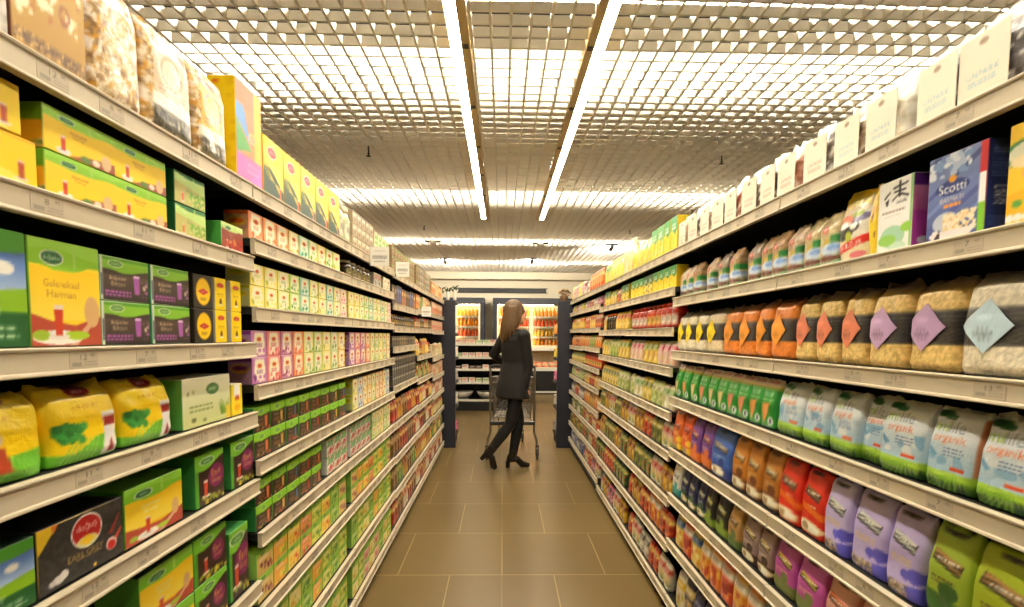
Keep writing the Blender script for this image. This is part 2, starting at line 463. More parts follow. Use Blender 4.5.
# ------------------------------------------------------------------ the setting
def structure(name, mb, material):
    return tag(mb.build(name, material), kind='structure')
ZG = 2.92
fl = structure('floor', MB().add([(-5, -3, 0), (5, -3, 0), (5, 12.4, 0), (-5, 12.4, 0)], [(0, 1, 2, 3)]), None)
fl.data.materials.clear(); fl.data.materials.append(floor_mat())
structure('wall_left', MB().box(-5.1, -5, -3, 12.4, 0, 3.7), 'wallp')
structure('wall_right', MB().box(5, 5.1, -3, 12.4, 0, 3.7), 'wallp')
structure('wall_front', MB().box(-5, 5, -3.1, -3, 0, 3.7), 'wallp')
structure('wall_back', MB().box(-5, 5, 12.3, 12.4, 0, 3.7), 'wallp')
structure('ceiling_slab', MB().box(-5.1, 5.1, -3.1, 12.4, 3.7, 3.8), 'slab')
STRIPX = (-0.235, 0.49)
g = MB()
nx = 0; x = -4.8+0.033
while x < 4.9:
    if min(abs(x-q) for q in STRIPX) > 0.062:
        g.box(x-.006, x+.006, -1.0, 12.28, ZG, ZG+.05)
    else:
        g.box(x-.006, x+.006, 6.66, 12.28, ZG, ZG+.05)
    x += .1
y = -1.0+0.0446
segs = [(-4.85, STRIPX[0]-.055), (STRIPX[0]+.055, STRIPX[1]-.055), (STRIPX[1]+.055, 4.85)]
while y < 12.28:
    for a, b in (segs if y < 6.64 else [(-4.85, 4.85)]):
        g.box(a, b, y-.006, y+.006, ZG+.001, ZG+.049)
    y += .1
structure('ceiling', g, 'grid')

def strip_light(x, y0, y1, side, label):
    o = empty('strip_light', (x, y0, ZG))
    tag(o, label, 'ceiling light', 'twin strips over the aisle')
    L = y1-y0
    lo, hi = (-.05, .005) if side < 0 else (-.005, .05)          # lit lens beside the closed half of the housing
    ga, gb = (.006, .052) if side < 0 else (-.052, -.006)
    la, lb = (-.0535, -.0505) if side < 0 else (.0505, .0535)
    h = MB(); h.box(-.052, .052, 0, L, .006, .06).box(ga, gb, 0, L, -.004, .006).box(la, lb, 0, L, -.004, .02)
    h.build('housing', 'housing', o)
    n = int(round(L/1.42))
    for i in range(n):
        MB().cbox(lo, hi, L*i/n+.003, L*(i+1)/n-.003, .001, .0055, .001).build('diffuser', 'tube', o)
    g0, g1 = (.012, .046) if side < 0 else (-.046, -.012)
    for k in range(int(L/.7)): MB().cbox(g0, g1, .2+k*.7, .24+k*.7, -.008, -.0045, .001).build('clip', 'dsteel', o)
strip_light(STRIPX[0], -1.0, 6.64, -1, 'long lit ceiling strip over the tea shelves, of the twin strips above the aisle')
strip_light(STRIPX[1], -1.0, 6.64, 1, 'long lit ceiling strip over the grain shelves, of the twin strips above the aisle')
for Yc, wh in ((2.76, 'first to shine through the ceiling'), (5.34, 'second to shine through the ceiling'), (7.98, 'third, past the ends of the twin strips'), (10.25, 'fourth, just before the bulkhead of the fridges')):
    o = empty('batten_light', (0, Yc, ZG+.26)); tag(o, 'white batten lamp above the open ceiling cells, ' + wh, 'ceiling light', 'battens above the ceiling cells')
    MB().box(-4.6, 4.6, -.04, .04, .035, .07).build('housing', 'dsteel', o)
    MB().box(-4.55, 4.55, -.022, .022, 0, .034).build('diffuser', 'tube2', o)
for X_, Y_, wh in ((-1.13, 4.24, 'above the third tea-side bay'), (1.88, 4.3, 'above the fourth grain-side bay'), (-1.12, 7.1, 'past the tea shelves'), (1.84, 7.2, 'past the grain shelves')):
    o = empty('sprinkler', (X_, Y_, ZG)); tag(o, 'small dark sprinkler head hanging ' + wh, 'sprinkler', 'sprinkler heads')
    MB().tube([(0, 0, .04), (0, 0, -.03)], .007, 8).build('stem', 'dsteel', o)
    MB().lathe([(.001, -.052), (.02, -.05), (.02, -.047), (.006, -.044), (.008, -.03), (.012, -.028), (.001, -.024)], n=12).build('deflector', 'dsteel', o)
for X_, Y_, wh in ((-1.15, 8.21, 'over the island of chilled food'), (0.62, 8.28, 'over the gap between the shelf ends')):
    o = empty('dome_camera', (X_, Y_, ZG)); tag(o, 'white dome camera on a dark plate ' + wh, 'camera', 'dome cameras')
    MB().cbox(-.13, .13, -.05, .05, -.012, 0, .004).build('plate', 'black', o)
    MB().ell((0, 0, -.012), (.062, .062, .055), 16, 10).build('dome', 'white', o)
for X_, Y_, wh in ((-1.16, 9.98, 'the tea-side end of the fridges'), (0.58, 9.87, 'the middle of the fridges'), (1.82, 8.3, 'the grain-side end shelves')):
    o = empty('spotlight', (X_, Y_, ZG)); tag(o, 'short black track spotlight under the ceiling near ' + wh, 'spotlight', 'black spotlights')
    MB().cbox(-.1, .1, -.02, .02, -.02, 0, .004).build('track', 'black', o)
    MB().tube([(0, .0, -.02), (0, .0, -.05)], .01, 8).build('stem', 'black', o)
    hd = MB().tube([(0, -.06, -.055), (0, .07, -.075)], [.032, .036], 14).build('lamp_head', 'black', o)
    MB().tube([(0, .0705, -.075), (0, .074, -.0755)], [.03, .03], 14).build('lens', 'tube', hd)
    sl = bpy.data.lights.new('spot_beam', 'SPOT'); sl.energy = 95; sl.color = (1, .9, .74); sl.spot_size = 2.3; sl.spot_blend = .8; sl.shadow_soft_size = .03
    so = bpy.data.objects.new('spot_beam', sl); COL.objects.link(so); so.parent = o; so.location = (0, .1, -.08); so.rotation_euler = (math.radians(86), 0, 0)

# ------------------------------------------------------------------ shelving bays
SHELF = {('L', -1): [1.798, 1.597, 1.356, 1.158, .962, .66, .36, .10],
         ('L', 0): [1.798, 1.65, 1.457, 1.232, 1.012, .797, .575, .35, .10], ('L', 1): [1.798, 1.65, 1.457, 1.232, 1.012, .797, .575, .35, .10],
         ('L', 2): [1.79, 1.586, 1.439, 1.302, 1.04, .793, .565, .336, .10], ('L', 3): [1.79, 1.60, 1.44, 1.205, 1.005, .78, .56, .33, .10], ('L', 4): [1.79, 1.60, 1.43, 1.15, .95, .75, .54, .32, .10],
         ('R', -1): [1.798, 1.565, 1.315, 1.092, .84, .617, .388, .10], ('R', 0): [1.798, 1.565, 1.315, 1.092, .84, .617, .388, .10],
         ('R', 1): [1.798, 1.621, 1.425, 1.228, 1.009, .81, .583, .355, .10], ('R', 2): [1.798, 1.621, 1.428, 1.228, 1.009, .81, .583, .355, .10],
         ('R', 3): [1.798, 1.653, 1.455, 1.28, 1.095, .92, .725, .55, .365, .15], ('R', 4): [1.798, 1.653, 1.46, 1.27, 1.10, .925, .73, .55, .35, .15]}
for (q_, k_), v_ in SHELF.items(): GAPS[q_+str(k_)] = v_
def tag_mesh(price, k):
    c = Cv(1.7, (194, 180, 154), 60)
    c.text(price[:-3], .48, .68, .36, (112, 102, 86)); c.text(price[-2:], .80, .78, .2, (112, 102, 86))
    c.rect(.08, .12, .4, .36, (160, 149, 131)); c.lines(.5, .95, .36, 2, (158, 147, 130), .03, .16, k)
    return carton_mesh('price_tag', .056, .0005, .0265, c, (194, 180, 154), (194, 180, 154), 40, 20, .0001, 'card')
TAGS = [tag_mesh(p, i) for i, p in enumerate(('13.95', '8.95', '12.90', '11.90', '7.45', '2.95'))]
def rail_mesh():
    pr = [(0.012, 0), (-.003, 0), (-.004, -.002), (-.003, -.0055), (0, -.007), (0, -.037), (-.003, -.0385), (-.004, -.042), (-.003, -.044), (.012, -.044)]
    m = MB(); x0, x1 = -.447, .447; n = len(pr)
    m.add([(x, y, z) for x in (x0, x1) for y, z in pr], [(i, (i+1) % n, n+(i+1) % n, n+i) for i in range(n)] + [tuple(range(n)), tuple(range(n, 2*n))[::-1]])
    return m.mesh('price_rail', 'rail')
RAIL = rail_mesh()
def board_mesh(last):
    m = MB(); m.box(-.447, .447, .0125, .42, -.022, -.0015)
    for x in (-.447, .444):                                 # side brackets
        m.add([(x, .03, -.022), (x, .42, -.022), (x, .42, -.07), (x, .08, -.03), (x+.003, .03, -.022), (x+.003, .42, -.022), (x+.003, .42, -.07), (x+.003, .08, -.03)],
              [(0, 1, 2, 3), (7, 6, 5, 4), (0, 4, 5, 1), (1, 5, 6, 2), (2, 6, 7, 3), (3, 7, 4, 0)])
    return m.mesh('shelf', 'board')
BOARD = board_mesh(False)
BASE = MB().box(-.449, .449, .0125, .42, -.06, -.0015).mesh('base_shelf', 'board')
def bay(side, k, zs, ntags):
    y0 = (YL0 if side == 'L' else YR0)+k*BAY
    x = XL if side == 'L' else XR
    o = empty('shelving_bay', (x, y0+BAY/2, 0), PI/2 if side == 'L' else -PI/2)
    run = 'tea' if side == 'L' else 'grain'
    tag(o, 'black shelving bay with beige price rails, %s of the %s-side bays from the camera' % (ORD[k+2], run), 'shelving', 'shelving bays of the %s side' % run)
    MB().box(-.449, .449, .43, .445, 0, 1.79).build('back_panel', 'panel', o)
    for sx in (-.449, .424): MB().box(sx, sx+.025, .40, .43, 0, 1.79).build('upright', 'board', o)
    MB().box(-.449, .449, .024, .045, 0, zs[-1]-.046).build('plinth', 'plinth', o)
    r = random.Random(k*7+(side == 'L'))
    for i, z in enumerate(zs):
        last = i == len(zs)-1
        b = obj('base_shelf' if last else 'shelf', BASE if last else BOARD, o, (0, 0, z))
        obj('price_rail', RAIL, b)
        n = ntags if i < 7 else max(2, ntags-2)
        for j in range(n):
            px = -.40+.8*(j+.5)/n+r.uniform(-.05, .05)
            px = max(-.41, min(.41, px))
            obj('price_tag', r.choice(TAGS), b, (px, -.00035, -.0353))
for (side, k), zs in SHELF.items():
    bay(side, k, zs, 5 if k < 0 else 6 if k < 2 else 4)

# ------------------------------------------------------------------ artwork of the tea side
W_, K_ = (250, 246, 236), (20, 18, 16)
def tea_glass(c, cx, cy, s, liquid=(206, 60, 30)):
    c.ell(cx, cy-.36*s, .3*s, .07*s, (236, 226, 214))
    c.poly([(cx-.13*s/c.asp, cy+.35*s), (cx+.13*s/c.asp, cy+.35*s), (cx+.1*s/c.asp, cy-.33*s), (cx-.1*s/c.asp, cy-.33*s)], liquid)
    c.rect(cx-.13*s/c.asp, cy+.26*s, cx+.13*s/c.asp, cy+.36*s, (240, 214, 196))
def pill(c, cx, cy, w, h, txt, edge=(24, 96, 40), fill=(24, 96, 40), ink=W_, rot=0.0):
    c.ell(cx, cy, w*1.12, h*1.2, W_); c.ell(cx, cy, w, h, fill); c.text(txt, cx, cy, h*.95, ink, 1.6*w/c.asp, .1, rot)
def art_doga(asp, body, title, ink, liquid=(206, 60, 30), top=(146, 208, 44), n=150, fabric=False, lines2=True):
    c = Cv(asp, body, n)
    if fabric:
        c.grad(.25, .75, (255, 226, 80), (255, 208, 24)); c.poly([(0, 0), (1, 0), (1, .3), (.6, .2), (.25, .24), (0, .3)], (186, 74, 52)); c.poly([(.5, .0), (.62, .0), (.95, .28), (.85, .27)], (224, 170, 140))
        c.ell(.36, .08, .3, .07, (246, 240, 230)); c.ell(.62, .1, .16, .045, (170, 206, 40)); c.ell(.86, .34, .1, .16, (226, 180, 120)); c.ell(.12, .1, .1, .05, (160, 190, 50))
    c.above(lambda u: .70+.10*np.abs(2*((u+.18) % 1)-1)+.03*np.sin(7*u), top)
    c.above(lambda u: .90+.04*np.sin(5*u), tuple(min(255, int(q*.9+30)) for q in top))
    c.above(lambda u: np.where(np.abs(u-.62) < .02, .74+.2*np.abs(u-.5), 2), (170, 214, 90))
    pill(c, .30, .84, .145*min(asp, 1.4), .062, 'doğadan')
    t = title.split('|')
    for i, q in enumerate(t): c.text(q, .45 if not fabric else .42, .6-.1*i, .075, ink, .5)
    tea_glass(c, .24 if not fabric else .36, .24, .42, liquid)
    return c
def art_form(n=150):
    asp = 1.45; c = Cv(asp, (62, 46, 40), n)
    c.grad(0, .6, (40, 30, 28), (84, 66, 56)); c.above(lambda u: .66+.14*np.abs(u-.42)+.02*np.sin(8*u), (136, 196, 50)); c.above(lambda u: .92+0*u, (96, 164, 40))
    pill(c, .3, .86, .2, .07, 'doğadan', fill=(90, 150, 60))
    c.text('Böğürtlen', .34, .52, .12, (226, 200, 160), .5); c.text('Bahçesi', .34, .38, .12, (226, 200, 160), .46)
    c.lines(.08, .6, .2, 2, (170, 90, 170), .025, .08)
    c.poly([(.66, .64), (.80, .64), (.79, .18), (.68, .18)], (170, 92, 176)); c.rect(.66, .58, .80, .64, (226, 190, 226)); c.speck([(110, 90, 80), (200, 180, 160), (150, 90, 150)], .5, .05, .82, .1, .98, .55, 2)
    c.rect(0, 0, .035, 1, (214, 226, 206)); c.rect(0, .1, .022, .6, (60, 60, 90)); return c
def art_lip_disc(n=150):
    c = Cv(.92, (34, 26, 18), n); c.ell(.5, .5, .36, .42, (214, 160, 10)); c.ell(.5, .5, .33, .39, (252, 208, 16))
    c.poly([(.22, .5), (.5, .6), (.78, .5), (.5, .4)], (196, 22, 28)); c.ell(.5, .5, .2, .07, (196, 22, 28)); c.text('Lipton', .5, .5, .085, W_, .42); c.lines(.34, .66, .3, 2, (120, 80, 20), .015, .06); return c
def art_lip_yellow(asp=.62, n=120):
    c = Cv(asp, (254, 218, 0), n); c.ell(.5, .78, .2, .075, (200, 30, 30)); c.text('Lipton', .5, .78, .07, W_, .5); c.lines(.2, .8, .5, 2, (200, 150, 0), .014, .06); c.ell(.5, .24, .07, .1, (90, 40, 16)); c.ell(.5, .16, .12, .03, (250, 250, 240)); c.rect(.42, .26, .58, .36, (130, 60, 20)); return c
def art_fruit(base, accent, asp=.9, n=90, body=(250, 242, 214), deco=None, seed=1):
    c = Cv(asp, base, n); c.poly([(.14, .06), (.86, .06), (.82, .95), (.18, .95)], body); c.ell(.5, .5, .38*asp, .46, body)
    c.ell(.5, .68, .19, .1, (252, 204, 20)); c.ell(.5, .68, .15, .07, (196, 26, 30)); c.text('Lipton', .5, .68, .065, W_, .3)
    c.lines(.3, .7, .48, 2, accent, .018, .07, seed)
    r = random.Random(seed)
    for _ in range(7): c.ell(r.uniform(.08, .92), r.uniform(.03, .28), r.uniform(.06, .12), r.uniform(.06, .11), r.choice(deco or [accent, base]))
    return c
def art_bagleaf(label, asp, n=150, lab2=(30, 26, 20), seed=3, gold=(206, 148, 40)):
    c = Cv(asp, (176, 140, 84), n); c.speck([(226, 206, 170), (130, 92, 46), gold, (250, 240, 224), (196, 160, 100), (240, 226, 200)], 2.2, .03, seed=seed)
    if label is not None:
        c.rect(.16, .36, .86, .86, label); c.ring(.5, .6, .16, .16, .25, (190, 120, 70)); c.rect(.16, .8, .86, .86, (170, 84, 60)); c.lines(.24, .78, .45, 2, (150, 100, 60), .01, .04)
        c.rect(.12, .24, .9, .36, (246, 238, 224)); c.rect(.12, .06, .9, .24, lab2); c.speck([(90, 84, 60), (50, 44, 36), (130, 120, 90)], .8, .03, .12, .06, .9, .24, 5)
    return c
def art_yellow_bag(n=150, woman=False):
    c = Cv(1.15, (252, 214, 20), n); c.grad(.45, 1, (252, 208, 10), (255, 226, 60)); c.ell(.5, .93, .2, .07, (140, 20, 24)); c.text('doğuş', .5, .93, .06, W_, .24)
    c.text('KARADENİZ', .5, .74, .07, (206, 140, 10), .62)
    c.above(lambda u: np.where(u < 2, 2.0, 0), W_); c.poly([(0, 0), (1, 0), (1, .34), (.6, .3), (.3, .12), (0, .16)], (110, 190, 50))
    for i in range(7): c.poly([(.08+.07*i, .0), (.11+.07*i, .0), (.3+.055*i, .3), (.285+.055*i, .3)], (150, 214, 90))
    r = random.Random(4)
    for _ in range(26): c.ell(.08+.36*r.random(), .3+.2*r.random(), .06, .06, r.choice([(40, 130, 50), (60, 156, 66), (30, 108, 44)]))
    if woman: c.poly([(.4, .12), (.62, .12), (.56, .42), (.46, .42)], (190, 70, 40)); c.ell(.51, .5, .05, .06, (220, 190, 160)); c.poly([(.36, .14), (.42, .12), (.47, .44), (.42, .46)], (90, 50, 30))
    else:
        c.poly([(.66, .02), (.96, .02), (.9, .3), (.95, .62), (.68, .62), (.73, .3)], (246, 240, 236)); c.poly([(.72, .42), (.91, .42), (.93, .55), (.70, .55)], (150, 26, 30)); c.poly([(.76, .04), (.88, .04), (.83, .24)], (160, 30, 30))
    return c
def art_green_hill(asp, txt, n=140):
    c = Cv(asp, (24, 92, 40), n); c.grad(.42, .84, (190, 214, 240), (70, 110, 190)); c.above(lambda u: .84+.03*np.sin(6*u), (70, 150, 40)); c.ell(.78, .68, .1, .06, W_)
    c.poly([(0, .3), (1, .3), (1, .52), (.6, .46), (0, .56)], (140, 190, 30)); c.text(txt, .55, .3, .13, (226, 240, 220), .8, .15); c.lines(.3, .9, .16, 2, (170, 200, 160), .02, .07); return c

def K(name, cat, look, w, d, h, front, side, top, nu=14, nv=14, material='carton', **kw):
    return Kit(name, cat, look, carton_mesh(name, w, d, h, front, side, top, nu, nv, material=material, **kw), w, d, h)

LZ = SHELF[('L', -1)]
def Yl(px, z): return along(px, XL-.018, z)
def Yr(px, z): return along(px, XR+.018, z)
def two(y0, y1, z, kits, shelf, h, side='L', **kw):
    kits = kits if isinstance(kits, (list, tuple)) else (kits, kits)
    place(side, y0, y1, z, kits[0], shelf, 'lower', **kw); place(side, y0, y1, z+h+.0012, kits[1], shelf, 'upper', newcol=False, **kw)

# ---- nearest tea bay, top shelf
z = LZ[0]
c = Cv(.72, (206, 160, 62), 150); c.grad(0, 1, (180, 136, 48), (212, 170, 76)); c.speck([(176, 116, 40), (236, 204, 140), (250, 232, 190)], .25, .05, .05, .2, .95, .98, 4)
for q in ((.3, .8), (.62, .62), (.8, .72), (.45, .45), (.7, .35)): c.ring(*q, .06, .06, .4, (150, 84, 36)); c.ell(q[0]+.08, q[1]-.05, .022, .03, (250, 232, 200))
c.rect(0, .05, 1, .12, (120, 88, 44)); c.speck([(214, 170, 90), (90, 60, 30)], 1.2, .02, 0, .05, 1, .12, 8)
y0, y1 = Yl(12, z), Yl(88, z)
kt = K('gift_box', 'gift box', 'gold box', y1-y0-.002, .09, .27, c, (120, 70, 50), (200, 150, 70), 40, 50)
place('L', y0, y1, z, kt, 1, label='gold patterned gift carton standing on the top tea shelf closest to the camera', yaw=0)
c = Cv(.6, (190, 182, 172), 80); c.speck([(220, 214, 206), (150, 140, 130)], 1, .05, seed=2); c.rect(0, .2, .8, .6, (150, 140, 136))
kt = K('gift_box', 'gift box', 'grey carton', .14, .09, .26, c, (170, 160, 150), (190, 180, 170), 20, 24)
place('L', y0-.145, y0-.003, z, kt, 1, label='pale grey carton beside the gold gift carton, cut off by the picture edge', yaw=0)
def leafbag(px0, px1, h, label, cap, lab2, seed, dk):
    y0, y1 = Yl(px0, z), Yl(px1, z); w = y1-y0-.004
    f = art_bagleaf(label, w/h, 170, lab2, seed)
    me = loft_mesh('loose_tea_bag', h, [(0, w*.48, .034, 5), (.1, w*.5, .04, 4.5), (.75, w*.5, .037, 4.5), (.93, w*.49, .026, 4), (1, w*.48, .008, 3)], f, dk, 40, 46, 'film', .0012, seed)
    place('L', y0, y1, z, Kit('loose_tea_bag', 'tea bag', 'bag', me, w, .08, h), 1, label=cap, yaw=0)
leafbag(92, 147, .235, None, 'clear bag of white and gold leaf pieces beside the gold gift carton', K_, 3, (70, 50, 36))
leafbag(148.5, 197.5, .23, (226, 190, 156), 'clear bag of loose tea with pale pink label and black foot', (36, 34, 26), 5, (110, 84, 50))
leafbag(198.5, 231, .225, (230, 180, 60), 'clear bag of loose tea with yellow label, beside the rainbow carton', (120, 104, 76), 7, (120, 96, 60))
c = Cv(.42, (240, 140, 90), 150)
c.rect(0, .0, 1, .28, (226, 110, 190)); c.poly([(0, .28), (.6, .36), (0, .62)], (90, 170, 80)); c.poly([(0, .62), (.55, .42), (.3, .78), (0, .8)], (110, 160, 220)); c.rect(.7, .28, 1, 1, (250, 200, 60)); c.poly([(.4, .0), (1, .0), (1, .25)], (200, 120, 210)); c.rect(0, .78, .7, 1, (238, 130, 90))
c.ell(.62, .5, .06, .06, (250, 210, 120)); c.ell(.62, .5, .045, .045, (240, 160, 110)); c.lines(.4, .85, .2, 3, (240, 170, 220), .006, .03)
sd = Cv(.3, (252, 214, 10), 90); sd.ell(.3, .95, .03, .02, (220, 40, 30)); sd.speck([(240, 196, 0)], .2, .05)
y0, y1 = Yl(237, z), Yl(263, z)
kt = K('tea_gift_carton', 'tea carton', 'rainbow carton', y1-y0-.003, .075, .27, c, sd, (252, 220, 40), 24, 44)
place('L', y0, y1, z, kt, 1, label='tall rainbow-coloured tea carton with yellow side on the top shelf', yaw=0)

# ---- second shelf
z = LZ[1]
def yc(asp, n=130):
    c = Cv(asp, (252, 216, 12), n); c.ell(.42, .62, .2, .2, (200, 60, 40)); c.ell(.42, .62, .15, .14, (240, 220, 210)); c.text('ÇAY', .42, .62, .1, (170, 30, 30), .2)
    c.poly([(.1, 0), (.9, 0), (.75, .22), (.3, .3)], (255, 232, 90)); tea_glass(c, .84, .32, .55, (180, 60, 40)); c.rect(0, .96, 1, 1, (230, 170, 10)); return c
ye = Yl(38.5, z); w = .155
kt = K('tea_box', 'tea box', 'yellow', w, .1, .072, yc(w/.072), (240, 190, 20), (244, 204, 30), 44, 24)
place('L', ye-w, ye, z, kt, 2, label='lower yellow tea box of the pair before the green and gold boxes', yaw=0)
place('L', ye-w-.022, ye-.022, z+.0735, kt, 2, label='upper yellow tea box of the pair before the green and gold boxes', yaw=0, newcol=False)
gold = art_doga(2.0, (255, 214, 30), 'Geleneksel|Türk Çayı', (180, 110, 10), n=150)
gold.poly([(.3, 0), (1, 0), (1, .26), (.6, .16)], (170, 84, 60)); gold.ell(.86, .2, .16, .2, (226, 190, 140)); gold.ell(.55, .08, .16, .08, (96, 130, 50)); gold.ell(.7, .1, .12, .08, (236, 220, 196)); gold.ell(.24, .08, .2, .08, (246, 240, 230)); tea_glass(gold, .24, .26, .5)
sg = Cv(1.4, (250, 190, 40), 70); sg.rect(0, .62, 1, 1, (110, 176, 40)); tea_glass(sg, .45, .38, .5); sg.speck([(96, 140, 60), (240, 220, 200)], .5, .1, 0, 0, 1, .2)
kg = K('tea_box', 'tea box', 'green and gold tea box', .144, .1, .07, gold, sg, (150, 190, 50), 50, 26)
pos = [(45.5, 116.5), (116.8, 166.5)]
for i, (a, b) in enumerate(pos):
    two(Yl(a, z), Yl(a, z)+.146 if i == 0 else Yl(b, z), z, kg if i == 0 else Kit('tea_box', 'tea box', kg.look, kg.me, kg.w, kg.d, kg.h), 2, .07, yaw=0)
dk = art_doga(1.75, (196, 190, 110), 'Yeşil Çay|Limon', (60, 110, 40), (230, 90, 50), (30, 112, 50), 140)
dk.poly([(.0, .7), (.5, .6), (1, .5), (1, .9), (.4, .86), (0, .97)], (196, 226, 130)); dk.text('doğadan', .3, .8, .08, W_, .34); dk.speck([(110, 170, 50), (150, 190, 80), (200, 220, 130)], .8, .09, .45, 0, 1, .5, 3)
kd = K('tea_box', 'tea box', 'dark green tea box', .112, .1, .07, dk, (14, 84, 44), (18, 96, 50), 40, 26)
two(Yl(167.5, z), Yl(213, z), z, kd, 2, .07, yaw=0)
rb = art_doga(1.6, (150, 60, 40), 'Kuşburnu|Çayı', (240, 200, 160), (220, 70, 30), (196, 220, 130), 120); rb.speck([(190, 40, 30), (120, 50, 30), (210, 120, 60)], 1.2, .11, .3, 0, 1, .5, 9)
kr = K('tea_box', 'tea box', 'rose hip tea box', .105, .1, .07, rb, (80, 170, 70), (110, 180, 80), 36, 22)
place('L', Yl(215, z), Yl(249, z), z, kr, 2, label='single red and brown tea box at the far end of the second tea shelf', yaw=0)

# ---- third shelf
z = LZ[2]
y1_ = Yl(30.5, z); w = .16
kt = K('tea_box', 'tea box', 'green', w, .075, .172, art_green_hill(w/.172, 'Bahçe'), (30, 90, 40), (70, 140, 50), 40, 44)
place('L', y1_-w, y1_, z, kt, 3, label='tea box with blue sky and green hill on the third shelf down', yaw=0)
big = art_doga(.84, (255, 216, 40), 'Geleneksel|Harman', (206, 140, 40), fabric=True, n=220)
y0, y1 = Yl(31.5, z), Yl(103, z)
kt = K('tea_box', 'tea box', 'large', y1-y0-.002, .075, .17, big, (110, 170, 60), (130, 180, 60), 60, 70)
place('L', y0, y1, z, kt, 3, label='large green and yellow tea box with a glass of red tea', yaw=0)
fm = art_form(); kf = K('tea_box', 'tea box', 'dark blackberry tea box', .122, .075, .081, fm, (70, 160, 110), (120, 180, 60), 44, 32)
for a, b in ((105, 149.5), (150.5, 193)): two(Yl(a, z), Yl(b, z), z, kf, 3, .081, yaw=0)
kl = K('tea_box', 'tea box', 'black box with yellow disc', .076, .075, .081, art_lip_disc(), (44, 32, 20), (40, 30, 20), 30, 32)
two(Yl(194, z), Yl(215, z), z, kl, 3, .081, yaw=0)
ky = K('tea_box', 'tea box', 'narrow bright yellow tea box', .05, .075, .081, art_lip_yellow(), (196, 190, 176), (250, 220, 40), 18, 26)
for a, b in ((216, 227.5), (230.5, 243.5)): two(Yl(a, z), Yl(b, z), z, ky, 3, .081, yaw=0)

# ---- fourth shelf
z = LZ[3]
def softpack(art, w, h, seed):
    return loft_mesh('tea_pouch', h, [(0, w*.485, .042, 6), (.12, w*.495, .047, 5.5), (.6, w*.5, .045, 5.0), (.84, w*.5, .036, 4.5), (.95, w*.49, .024, 4), (1, w*.47, .010, 4)], art, (240, 196, 20), 44, 40, 'film', .0022, seed)
for i, (a, b, cap) in enumerate(((None, 52, 'yellow tea pouch with a figure in a red skirt, at the picture edge'), (53, 124.5, 'yellow tea pouch in the middle of three, beside the figure in red skirt pouch'), (125.5, 177, 'yellow tea pouch beside the pale aloe green tea box'))):
    y1 = Yl(b, z); y0 = y1-.16 if a is None else Yl(a, z); w = y1-y0-.003
    me = softpack(art_yellow_bag(150, i == 0), w, .142, 20+i)
    place('L', y0, y1, z, Kit('tea_pouch', 'tea pouch', 'pouch', me, w, .095, .142), 4, label=cap, yaw=0)
al = Cv(1.25, (226, 226, 176), 150); al.grad(0, 1, (206, 212, 140), (238, 234, 204)); al.ell(.6, .74, .17, .12, (60, 110, 50)); al.ell(.6, .74, .14, .09, (90, 140, 70)); al.text('yeşil', .6, .74, .09, W_, .22, .2)
al.lines(.12, .6, .42, 2, (130, 150, 70), .02, .09); al.ell(.2, .72, .035, .05, (196, 190, 120)); al.ell(.1, .7, .03, .05, (150, 150, 90))
for i in range(9): al.poly([(.78+.015*i, .12), (.82+.012*i, .12), (.74+.032*i, .42+.05*math.sin(i)), (.735+.032*i, .42+.05*math.sin(i))], (90+8*i, 140+4*i, 40))
al.ell(.2, .14, .06, .05, (110, 120, 60)); al.ell(.42, .1, .05, .04, (140, 140, 90)); al.rect(.9, 0, 1, .3, (240, 206, 60))
y0, y1 = Yl(183, z), Yl(231, z)
kt = K('tea_box', 'tea box', 'aloe', y1-y0-.002, .09, .116, al, (96, 168, 80), (230, 230, 200), 50, 40)
place('L', y0, y1, z, kt, 4, label='pale green tea box with aloe plant beside the yellow pouches', yaw=0)
sm = Cv(.5, (250, 220, 40), 80); sm.rect(.2, .6, .8, 1, W_); sm.rect(.3, .5, .7, .62, (200, 40, 30)); sm.ell(.5, .25, .15, .12, (240, 180, 20))
y0, y1 = Yl(232, z), Yl(243, z)
kt = K('tea_box', 'tea box', 'small', y1-y0-.002, .07, .085, sm, (240, 210, 60), (250, 240, 210), 12, 16)
place('L', y0, y1, z, kt, 4, label='small yellow box with white top at the far end of the fourth tea shelf', yaw=0)

# ---- fifth shelf
z = LZ[4]
y1_ = Yl(37.5, z); w = .16
kt = K('tea_box', 'tea box', 'green', w, .09, .105, art_green_hill(w/.105, 'Yeşilçay'), (30, 80, 40), (24, 50, 28), 40, 34)
place('L', y1_-w, y1_, z, kt, 5, label='dark green tea box with a blue sky window on the fifth tea shelf', yaw=0)
eg = Cv(1.65, (50, 48, 48), 200); eg.speck([(60, 58, 58), (42, 40, 40)], 1, .06, seed=5); eg.poly([(0, 1), (0, .62), (.22, 1)], (236, 196, 40)); eg.poly([(.14, 1), (.22, 1), (.16, .86)], (226, 120, 40))
eg.ell(.54, .70, .31, .28, W_); eg.ell(.54, .70, .285, .25, (196, 22, 26)); eg.ell(.54, .53, .21, .09, (226, 216, 150)); eg.poly([(.44, .54), (.54, .63), (.64, .54), (.54, .45)], (250, 204, 40)); eg.text('doğuş', .54, .76, .15, W_, .3)
eg.text('EARL GREY', .52, .34, .1, (206, 172, 100), .46); eg.lines(.4, .72, .27, 1, (150, 124, 80), .012, .05)
eg.ell(.2, .13, .11, .07, (226, 220, 216)); eg.ell(.26, .17, .08, .07, (236, 230, 226)); eg.ell(.13, .11, .06, .05, (206, 200, 196)); eg.ell(.84, .27, .12, .11, (226, 200, 190)); eg.ell(.84, .25, .09, .08, (196, 40, 34)); eg.poly([(.92, .3), (.99, .48), (.97, .5), (.88, .36)], (200, 70, 50)); eg.ell(.62, .06, .03, .03, (240, 196, 40)); eg.poly([(.8, .46), (.95, .75), (.97, .74), (.86, .44)], (150, 50, 40))
